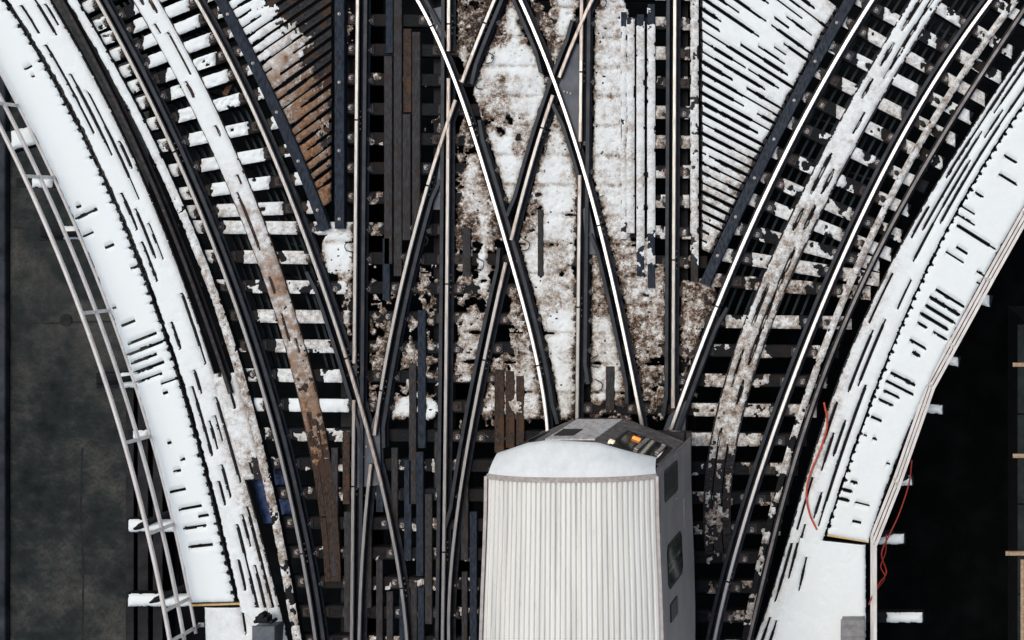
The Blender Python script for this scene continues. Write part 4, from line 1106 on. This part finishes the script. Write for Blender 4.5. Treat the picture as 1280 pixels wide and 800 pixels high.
outrigger(1080, 1132, 674, -.5, 'snow topped outrigger beam at the yellow end of the right walkway', GRR, sx=(1096, 1130), hw=.09, knee=(1116, 664, 1088, 672), seed=16)
outrigger(1080, 1155, 772, -.6, 'snow topped outrigger beam, lowest on the right beside the landing', GRR, sx=(1108, 1153), hw=.09, seed=17)

# steel girders
def girder(x0, x1, y0, y1, z1, depth, label, group=None):
    a = W(x0, y0, z1); b = W(x1, y1, z1); m = MB()
    cx, hx = (a[0] + b[0]) / 2, (b[0] - a[0]) / 2; cy, hy = (a[1] + b[1]) / 2, abs(a[1] - b[1]) / 2
    m.box((cx, cy), (1, 0), (0, 1), hx, hy, z1 - .04, z1, 0, .004)
    m.box((cx, cy), (1, 0), (0, 1), hx * .2, hy - .01, z1 - depth, z1 - .042, 0, .002)
    m.box((cx, cy), (1, 0), (0, 1), hx, hy, z1 - depth - .042, z1 - depth - .002, 0, .004)
    return setp(m.build('steel_girder', 'girder'), label, 'girder', group)
GG = 'steel girders beside the left walkway'
girder(157, 167, 486, 1010, -.5, .5, 'black steel girder under the lower left railing, leftmost of three', GG)
girder(172, 185, 488, 1010, -.5, .5, 'black steel girder under the lower left railing, middle of three', GG)
girder(191, 203, 490, 1010, -.5, .5, 'black steel girder under the lower left railing, rightmost of three', GG)
GH = 'steel stringers below the ties'
for x, lb in ((440, 'black stringer seen between the ties below the left rail of the left track'), (556, 'black stringer seen between the ties below the right rail of the left track'),
              (728, 'black stringer below the straight rail left of the train centre'), (846, 'black stringer seen between the ties below the right rail of the right track')):
    girder(x - 14, x + 14, -190, 1010, -.22, .8, lb, GH)

# light lattice bars under the curves, seen between the ties
def lattice(key, offs, y0, y1, label):
    m = MB()
    for o in offs:
        m.sweep(C[key].path(y0, y1, -.30, 14, o), [(-.02, 0), (.02, 0), (.02, .05), (-.02, .05)])
    for y in np.arange(y0 + 20, y1 - 60, 46):
        a = C[key].path(y, y + 1, -.31, 1, offs[0])[0]; b = C[key].path(y + 34, y + 35, -.31, 1, offs[-1])[0]
        m.tube(np.array([a, b]), .018, 4)
    return setp(m.build('bracing', 'brace_steel'), label, 'bracing')
lattice('CS', [-48, -39, -30, -21, 21, 30, 39, 48, 57], -60, 480, 'dark steel bracing seen in the gaps between the left curve ties')
lattice('CR', [-60, -48, -36, -24, 24, 36, 48, 60], -60, 400, 'dark steel bracing seen in the gaps between the right curve ties')

# blue sheet lying below the left curve
m = MB(); rnd = random.Random(3); n = 9
for i in range(1):
    xs_ = np.linspace(0, 1, 10); ys_ = np.linspace(0, 1, 26)
    V = np.zeros((26, 10, 3))
    for a in range(26):
        for b in range(10):
            py = 570 + ys_[a] * 84; px = C['BR'].x(py) + 4 + xs_[b] * 40
            V[a, b] = W(px, py, -.22); V[a, b, 2] = -.225 + .02 * math.sin(a * 1.3 + b * .8) - .012 * math.cos(b * 2.1)
    vs = V.reshape(-1, 3); fs = [(a * 10 + b, (a + 1) * 10 + b, (a + 1) * 10 + b + 1, a * 10 + b + 1) for a in range(25) for b in range(9)]
    m.add(vs, fs)
setp(m.build('tarpaulin', 'tarp_blue', smooth=True), 'blue tarpaulin lying under the ties at the lower left curve', 'tarpaulin')

# ------------------------------------------------------------------ small boxes on the landings
def cabinet(x0, x1, y0, y1, h, mat, label, ridged=True):
    a = W(x0, y0, h); b = W(x1, y1, h); c = ((a[0] + b[0]) / 2, (a[1] + b[1]) / 2); hx = (b[0] - a[0]) / 2; hy = abs(a[1] - b[1]) / 2
    root = thing('equipment_box', (c[0], c[1], .05), label, 'box')
    m = MB(); m.box(c, (1, 0), (0, 1), hx, hy, .05, h - .04, 0, .01); m.build('body', mat, root)
    m = MB(); m.box(c, (1, 0), (0, 1), hx + .015, hy + .015, h - .038, h, 0, .008)
    if ridged:
        for k in range(4): m.box((c[0], c[1] - hy + hy * 2 * (k + .5) / 4), (1, 0), (0, 1), hx * .96, .012, h, h + .012, 0, .004)
    m.build('lid', mat, root)
    return root, c, hx, hy
cabinet(1052, 1080, 776, 830, .35, 'box_grey', 'grey metal box with a ridged lid on the lower right landing')
r_, c, hx, hy = cabinet(316, 342, 784, 840, .4, 'box_slate', 'slate grey box with a black lever at the bottom left edge', False)
m = MB(); p = W(327, 775, .4); m.box((p[0], p[1]), (1, 0), (0, 1), .10, .05, .25, .42, 0, .01); m.cyl((p[0] + .01, p[1] + .08), .045, .3, .45, 10, 0)
m.cyl((p[0] + .16, p[1] - .03), .03, .25, .43, 8, 0); m.cyl((p[0] - .09, p[1] - .02), .03, .25, .43, 8, 0); m.build('lever', 'bracket_black', r_)

# ------------------------------------------------------------------ ground far below
ZG = -6.0
def sheet(name, x0, x1, y0, y1, z, mat, world=False):
    if world: pts = [(x0, y0, z), (x1, y0, z), (x1, y1, z), (x0, y1, z)]
    else:
        a = W(x0, y1, z); b = W(x1, y0, z); pts = [(a[0], a[1], z), (b[0], a[1], z), (b[0], b[1], z), (a[0], b[1], z)]
    m = MB(); m.add(pts, [(0, 1, 2, 3)]); o = m.build(name, mat); o['kind'] = 'structure'; return o
sheet('ground', -400, 400, -400, 400, ZG, 'asphalt_shaded', True)
a = W(13, 0, ZG); b = W(186, 0, ZG)
sheet('street', a[0], b[0], -30, 30, ZG + .004, 'concrete', True)
# tarred joints in the street
m = MB()
for pts in ([(16, 284), (40, 286), (70, 284), (120, 283), (200, 286)], [(16, 402), (60, 404), (130, 402), (220, 405)], [(103, 560), (101, 640), (104, 720), (102, 830)]):
    m.sweep(np.array([W(x, y, ZG + .004) for x, y in spline([(*p, 0) for p in pts], 6)[:, :2]]), [(-.018, 0), (.018, 0), (.018, .004), (-.018, .004)])
o = m.build('street_joints', 'girder'); o['kind'] = 'structure'
a = W(-3, 0, ZG); b = W(12, 0, ZG)
m = MB(); m.box(((a[0] + b[0]) / 2, 0), (1, 0), (0, 1), (b[0] - a[0]) / 2, 30, ZG + .004, ZG + .15, 0, .02); o = m.build('kerb', 'kerb_stone'); o['kind'] = 'structure'
a = W(-3, 0, ZG)
m = MB(); m.box((a[0] - 3.03, 0), (1, 0), (0, 1), 3., 30, ZG + .004, ZG + .14, 0, .02); o = m.build('pavement', 'concrete'); o['kind'] = 'structure'
# drain cover
p = W(83, 400, ZG); m = MB(); m.cyl(p, .13, ZG + .006, ZG + .02, 20); m.cyl((p[0] + .02, p[1]), .09, ZG + .02, ZG + .026, 16)
setp(m.build('drain_cover', 'girder'), 'small round black drain cover in the street left of the railing', 'drain cover')

# boarded ledge of the building at the far right
ZB = -1.0
a = W(1272, 0, ZB); b = W(1400, 0, ZB)
root = thing('boarded_roof', (a[0] + 1, 0, ZB - .3), 'dark green grey boarded roof edge at the far right margin', 'roof')
m = MB()
ya, yb = W(0, 405, ZB)[1], W(0, 1010, ZB)[1]; y = ya
k = 0
while y > yb:
    y2 = max(y - 1.55, yb); m.box(((a[0] + b[0]) / 2, (y + y2) / 2), (1, 0), (0, 1), (b[0] - a[0]) / 2, (y - y2) / 2 - .012, ZB - .05, ZB, 0, .006); y = y2
m.build('boards', 'board_green', root)
m = MB(); m.box(((a[0] + b[0]) / 2 + .06, (ya + yb) / 2), (1, 0), (0, 1), (b[0] - a[0]) / 2 - .1, (ya - yb) / 2, ZG, ZB - .06, 0, .01); m.build('wall', 'girder', root)
for i, (x, y, w_) in enumerate([(1266, 456, 70), (1266, 570, 70), (1257, 692, 80)]):
    p0 = W(x, y, ZB + .05); p1 = W(x + w_, y, ZB + .05); m = MB()
    m.box(((p0[0] + p1[0]) / 2, p0[1]), (1, 0), (0, 1), (p1[0] - p0[0]) / 2, .035, ZB + .002, ZB + .055, 0, .005)
    setp(m.build('batten', 'pale_lumber'), 'pale wooden batten on the far right roof edge, %s of three' % ('top', 'middle', 'lowest')[i], 'batten', 'battens on the far right roof edge')
p0 = W(1278, 700, ZB + .06); p1 = W(1278, 850, ZB + .06); m = MB()
m.box((p0[0], (p0[1] + p1[1]) / 2), (1, 0), (0, 1), .03, (p0[1] - p1[1]) / 2, ZB + .002, ZB + .05, 0, .005)
setp(m.build('batten', 'pale_lumber'), 'pale wooden batten running lengthwise at the lower right margin', 'batten', 'battens on the far right roof edge')

# ------------------------------------------------------------------ the train
def train():
    tc = -.03 + float(W((C['R3'].x(500) + C['R4'].x(500)) / 2, 500, ZH)[0])     # centre line of the right main track
    yS = W(0, 599, 3.62)[1]                                                # where the ribbed roof starts
    yE = yS - 14.6
    root = thing('train', (tc, yS - 5, .17), 'metro train car with a cream ribbed roof and grey nose running on the right track', 'train')
    def hwid(y):                                                           # the cab narrows towards the nose
        return 1.278 - .075 * float(sstep(2.6, 0, yS - y))
    def roof_z(a):                                                         # a = -1..1 over the width
        return 3.36 + .28 * (1 - abs(a) ** 2.8)
    # ribbed roof
    nr = 34; ylist = [yS, yS - .5, yS - 1, yS - 1.6, yS - 2.2, yS - 2.8, yS - 5, yS - 9, yE]
    prof = []
    for k in range(nr):
        for (f, up) in ((.0, -.024), (.12, .004), (.24, .012), (.62, .012), (.74, .004), (.86, -.024)):
            a = -1 + 2 * (k + f) / nr; prof.append((a, up))
    prof.append((1, 0))
    vs = []
    for y in ylist:
        for (a, up) in prof: vs.append((tc + a * (hwid(y) - .03), y, roof_z(a) + up))
    n_ = len(prof)
    fs = [(i * n_ + j, (i + 1) * n_ + j, (i + 1) * n_ + j + 1, i * n_ + j + 1) for i in range(len(ylist) - 1) for j in range(n_ - 1)]
    m = MB(); m.add(vs, fs); m.build('roof', 'train_roof', root)
    # roof gutters
    for s in (-1, 1):
        m = MB(); P = np.array([(tc + s * (hwid(y) - .012), y, 3.35) for y in ylist])
        m.sweep(P, [(-.02, 0), (.02, 0), (.02, .06), (-.02, .06)]); m.build('gutter', 'trim', root)
    # smooth front cap: rows from the seam forward to the chamfered front edge
    def nose(a): return float(np.interp(a, [-1, -.56, -.27, .33, 1], [.27, .45, .50, .46, .21]))
    A = np.linspace(-1, 1, 41); rows_ = np.linspace(0, 1, 10); vs = []
    for t in rows_:
        for a in A:
            w_ = hwid(yS) - .03 - .05 * t
            vs.append((tc + a * w_, yS + .005 + nose(a) * t, roof_z(a) + .012 - .20 * t ** 2.2 - .06 * t))
    # underside lip
    for a in A: vs.append((tc + a * (hwid(yS) - .09), yS + nose(a) - .02, roof_z(a) - .34))
    n_ = len(A)
    fs = [(i * n_ + j, i * n_ + j + 1, (i + 1) * n_ + j + 1, (i + 1) * n_ + j) for i in range(len(rows_)) for j in range(n_ - 1)]
    m = MB(); m.add(vs, fs); m.build('roof_cap', 'train_cap', root, smooth=True)
    m = MB(); P = np.array([(tc + a * (hwid(yS) - .02), yS - .005, roof_z(a) + .016) for a in A])
    vs = []; fs = []
    for p in P: vs += [(p[0], p[1] - .035, p[2] - .03), (p[0], p[1] - .035, p[2] + .008), (p[0], p[1] + .035, p[2] + .008), (p[0], p[1] + .035, p[2] - .03)]
    for i in range(len(P) - 1):
        for j in range(4): fs.append((i * 4 + j, i * 4 + (j + 1) % 4, (i + 1) * 4 + (j + 1) % 4, (i + 1) * 4 + j))
    m.add(vs, fs); m.build('roof_seam', 'train_seam', root)
    # front: chamfered plan swept from the cap down to the sill, leaning forward a little
    plan = [(-1., .16), (-.56, .40), (-.42, .45), (.22, .45), (.35, .41), (1., .11)]
    def fpt(a, ext, z):
        lean = .03 * (3.2 - z) / 2.2
        return (tc + a * (hwid(yS) - .02), yS + ext + lean, z)
    zs = [3.24, 3.1, 2.1, 1.7, 1.25]
    m = MB(); vs = [fpt(a, e, z) for z in zs for a, e in plan]; n_ = len(plan)
    fs = [(i * n_ + j, (i + 1) * n_ + j, (i + 1) * n_ + j + 1, i * n_ + j + 1) for i in range(len(zs) - 1) for j in range(n_ - 1)]
    m.add(vs, fs); m.build('front', 'train_front', root)
    def panel(name, a0, e0, a1, e1, z0, z1, mat, proud, th=.02, par=root):
        def q(a, e, z, o):
            p = np.array(fpt(a, e, z)); d = np.array(fpt(a1, e1, 2.)) - np.array(fpt(a0, e0, 2.)); nn = np.array((-d[1], d[0], 0)); nn /= np.linalg.norm(nn); return p + nn * o
        vs = [q(a0, e0, z0, proud - th), q(a1, e1, z0, proud - th), q(a1, e1, z1, proud - th), q(a0, e0, z1, proud - th), q(a0, e0, z0, proud), q(a1, e1, z0, proud), q(a1, e1, z1, proud), q(a0, e0, z1, proud)]
        m = MB(); m.add(vs, [(0, 1, 2, 3), (7, 6, 5, 4), (0, 4, 5, 1), (1, 5, 6, 2), (2, 6, 7, 3), (3, 7, 4, 0)])
        return m.build(name, mat, par)
    def along(a0, e0, a1, e1, t): return (a0 + (a1 - a0) * t, e0 + (e1 - e0) * t)
    for s0, s1 in (((.35, .41), (1., .11)), ((-1., .16), (-.56, .40))):
        p0 = along(*s0, *s1, .06); p1 = along(*s0, *s1, .94)
        fr = panel('windshield', *p0, *p1, 1.95, 3.12, 'rubber', .012, .03)
        g0 = along(*s0, *s1, .12); g1 = along(*s0, *s1, .88)
        panel('pane', *g0, *g1, 2.02, 3.05, 'glass', .020, .02, fr)
    panel('wiper', *along(.35, .41, 1., .11, .45), *along(.35, .41, 1., .11, .52), 2.1, 2.95, 'trim', .045, .02)
    panel('wiper', *along(.35, .41, 1., .11, .78), *along(.35, .41, 1., .11, .84), 2.15, 2.7, 'trim', .045, .02)
    dr = panel('front_door', -.38, .45, .21, .45, 1.35, 3.10, 'train_door', .02, .03)
    fr = panel('door_window', -.34, .45, -.10, .45, 2.3, 2.85, 'rubber', .028, .02, dr)
    panel('number_sign', *along(.35, .41, 1., .11, .26), *along(.35, .41, 1., .11, .40), 2.30, 2.39, 'lit_orange', .05, .03)
    panel('marker_light', .36, .405, .42, .377, 2.98, 3.08, 'lit_cream', .05, .05)
    for a in (-.8, .72):
        e = .30; panel('headlight', a, e - .1, a + .12, e - .1 - .05 * np.sign(a), 1.4, 1.52, 'glass', .03, .05)
    panel('anticlimber', -.42, .45, .22, .45, 1.12, 1.24, 'train_dark', .0, .1)
    # sides
    def sx(y, z): return hwid(y) - .03 + .035 * (3.3 - z) / 2.4
    for s in (-1, 1):
        yl = [yS + .11, yS, yS - .6, yS - 1.2, yS - 1.8, yS - 2.6, yS - 6, yE]; zl = [3.36, 3.2, 2.7, 1.8, 1.6, .8]
        vs = [(tc + s * sx(min(y, yS), z), y + (.03 * (3.2 - z) / 2.2 if y > yS else 0), z) for z in zl for y in yl]
        n_ = len(yl); fs = [(i * n_ + j, i * n_ + j + 1, (i + 1) * n_ + j + 1, (i + 1) * n_ + j) for i in range(len(zl) - 1) for j in range(n_ - 1)]
        m = MB(); m.add(vs, fs); m.build('side_panel', 'train_side', root)
        def sp(name, y0, y1, z0, z1, mat, proud, th=.02, par=root, rnd=0):
            def q(y, z, o): return np.array((tc + s * (sx(min(y, yS), z) + o), y, z))
            c = rnd; pts = [(y0 - c, z0), (y1 + c, z0), (y1, z0 + c), (y1, z1 - c), (y1 + c, z1), (y0 - c, z1), (y0, z1 - c), (y0, z0 + c)] if rnd else [(y0, z0), (y1, z0), (y1, z1), (y0, z1)]
            k = len(pts); vs = [q(y, z, proud - th) for y, z in pts] + [q(y, z, proud) for y, z in pts]
            m = MB(); m.add(vs, [tuple(range(k)), tuple(range(k, 2 * k))[::-1]] + [(i, k + i, k + (i + 1) % k, (i + 1) % k) for i in range(k)])
            return m.build(name, mat, par)
        dd = sp('cab_door', yS + .08, yS - .66, 1.0, 3.12, 'train_side', .014)
        fr = sp('window', yS - .02, yS - .48, 1.95, 2.92, 'train_dark', .024, .02, dd, .05)
        sp('pane', yS - .07, yS - .36, 2.2, 2.86, 'rubber', .030, .02, fr, .03)
        sp('handle', yS - .56, yS - .60, 1.9, 2.1, 'trim', .04, .03, dd)
        yy = yS - 1.12; k = 0
        while yy - .9 > yE:
            if k % 4 == 2:
                for q_ in range(2):
                    d2 = sp('door', yy - .66 * q_, yy - .65 - .66 * q_, .95, 3.08, 'train_side', .012)
                    sp('door_window', yy - .15 - .66 * q_, yy - .50 - .66 * q_, 1.75, 2.75, 'glass', .02, .02, d2, .05)
                yy -= 1.55
            else:
                fr = sp('window', yy, yy - .64, 1.75, 2.80, 'rubber', .014, .02, root, .09)
                sp('pane', yy - .04, yy - .60, 1.80, 2.75, 'glass_reflection', .020, .02, fr, .07); yy -= 1.75 if k == 0 else 1.2
            k += 1
        sp('vent', yS - 1.98, yS - 2.24, 2.25, 2.72, 'train_dark', .016)
        sp('belt_trim', yS - .70, yE + .1, 1.44, 1.49, 'trim', .022)
        sp('belt_trim', yS + .05, yE + .1, 3.14, 3.18, 'trim', .02)
        sp('skirt', yS + .2, yE + .1, .6, .80, 'train_dark', -.02, .05)
    m = MB(); m.box((tc, (yS + .2 + yE) / 2), (1, 0), (0, 1), 1.12, (yS + .2 - yE) / 2, .55, .75, 0, .02); m.build('underframe', 'train_dark', root)
    for wy in (yS - 1.6, yS - 3.4, yS - 11, yS - 12.8):
        m = MB()
        for s in (-1, 1):
            th = np.linspace(0, 2 * PI, 20, endpoint=False); xx = tc + s * .735; vs = []
            for o in (-.05, .05): vs += [(xx + o, wy + .35 * math.cos(t), .17 + .352 + .35 * math.sin(t)) for t in th]
            k = 20; m.add(vs, [tuple(range(k)), tuple(range(k, 2 * k))[::-1]] + [(i, (i + 1) % k, k + (i + 1) % k, k + i) for i in range(k)])
        m.tube(np.array([(tc - .74, wy, .52), (tc + .74, wy, .52)]), .06, 8)
        m.build('wheel_set', 'iron', root)
train()

# ------------------------------------------------------------------ light, sky, camera
w = bpy.data.worlds.new('World'); scene.world = w; w.use_nodes = True
nt = w.node_tree; bg = nt.nodes['Background']
sky = nt.nodes.new('ShaderNodeTexSky'); sky.sky_type = 'NISHITA'; sky.sun_disc = False
SUN_E, SUN_R = math.radians(70), math.radians(-35)
sky.sun_elevation = SUN_E; sky.sun_rotation = SUN_R; sky.air_density = 1.0; sky.dust_density = 4.0; sky.ozone_density = 1.0
nt.links.new(sky.outputs[0], bg.inputs['Color']); bg.inputs['Strength'].default_value = .11
sd = bpy.data.lights.new('Sun', 'SUN'); sd.energy = 1.5; sd.angle = math.radians(40); sd.color = (1, .95, .88)
so = bpy.data.objects.new('Sun', sd); COL.objects.link(so)
so.rotation_euler = (PI / 2 - SUN_E, 0, PI - SUN_R) if False else (0, 0, 0)
from mathutils import Vector
dirv = Vector((math.sin(SUN_R) * math.cos(SUN_E), math.cos(SUN_R) * math.cos(SUN_E), math.sin(SUN_E)))
so.rotation_euler = dirv.to_track_quat('Z', 'Y').to_euler(); so.location = (0, 0, 40)

cam = bpy.data.cameras.new('Camera'); co = bpy.data.objects.new('Camera', cam); COL.objects.link(co)
co.location = (CX, CY, H); co.rotation_euler = (0, 0, 0)
cam.sensor_fit = 'HORIZONTAL'; cam.sensor_width = 36; cam.lens = 36 * F / 1280
cam.shift_x = -(NPX - 640) / 1280; cam.shift_y = -(400 - NPY) / 1280
cam.clip_start = .1; cam.clip_end = 2000
scene.camera = co
scene.render.resolution_x = 1024; scene.render.resolution_y = 640
scene.view_settings.view_transform = 'Standard'; scene.view_settings.look = 'None'
scene.view_settings.exposure = 0.0; scene.view_settings.gamma = 1
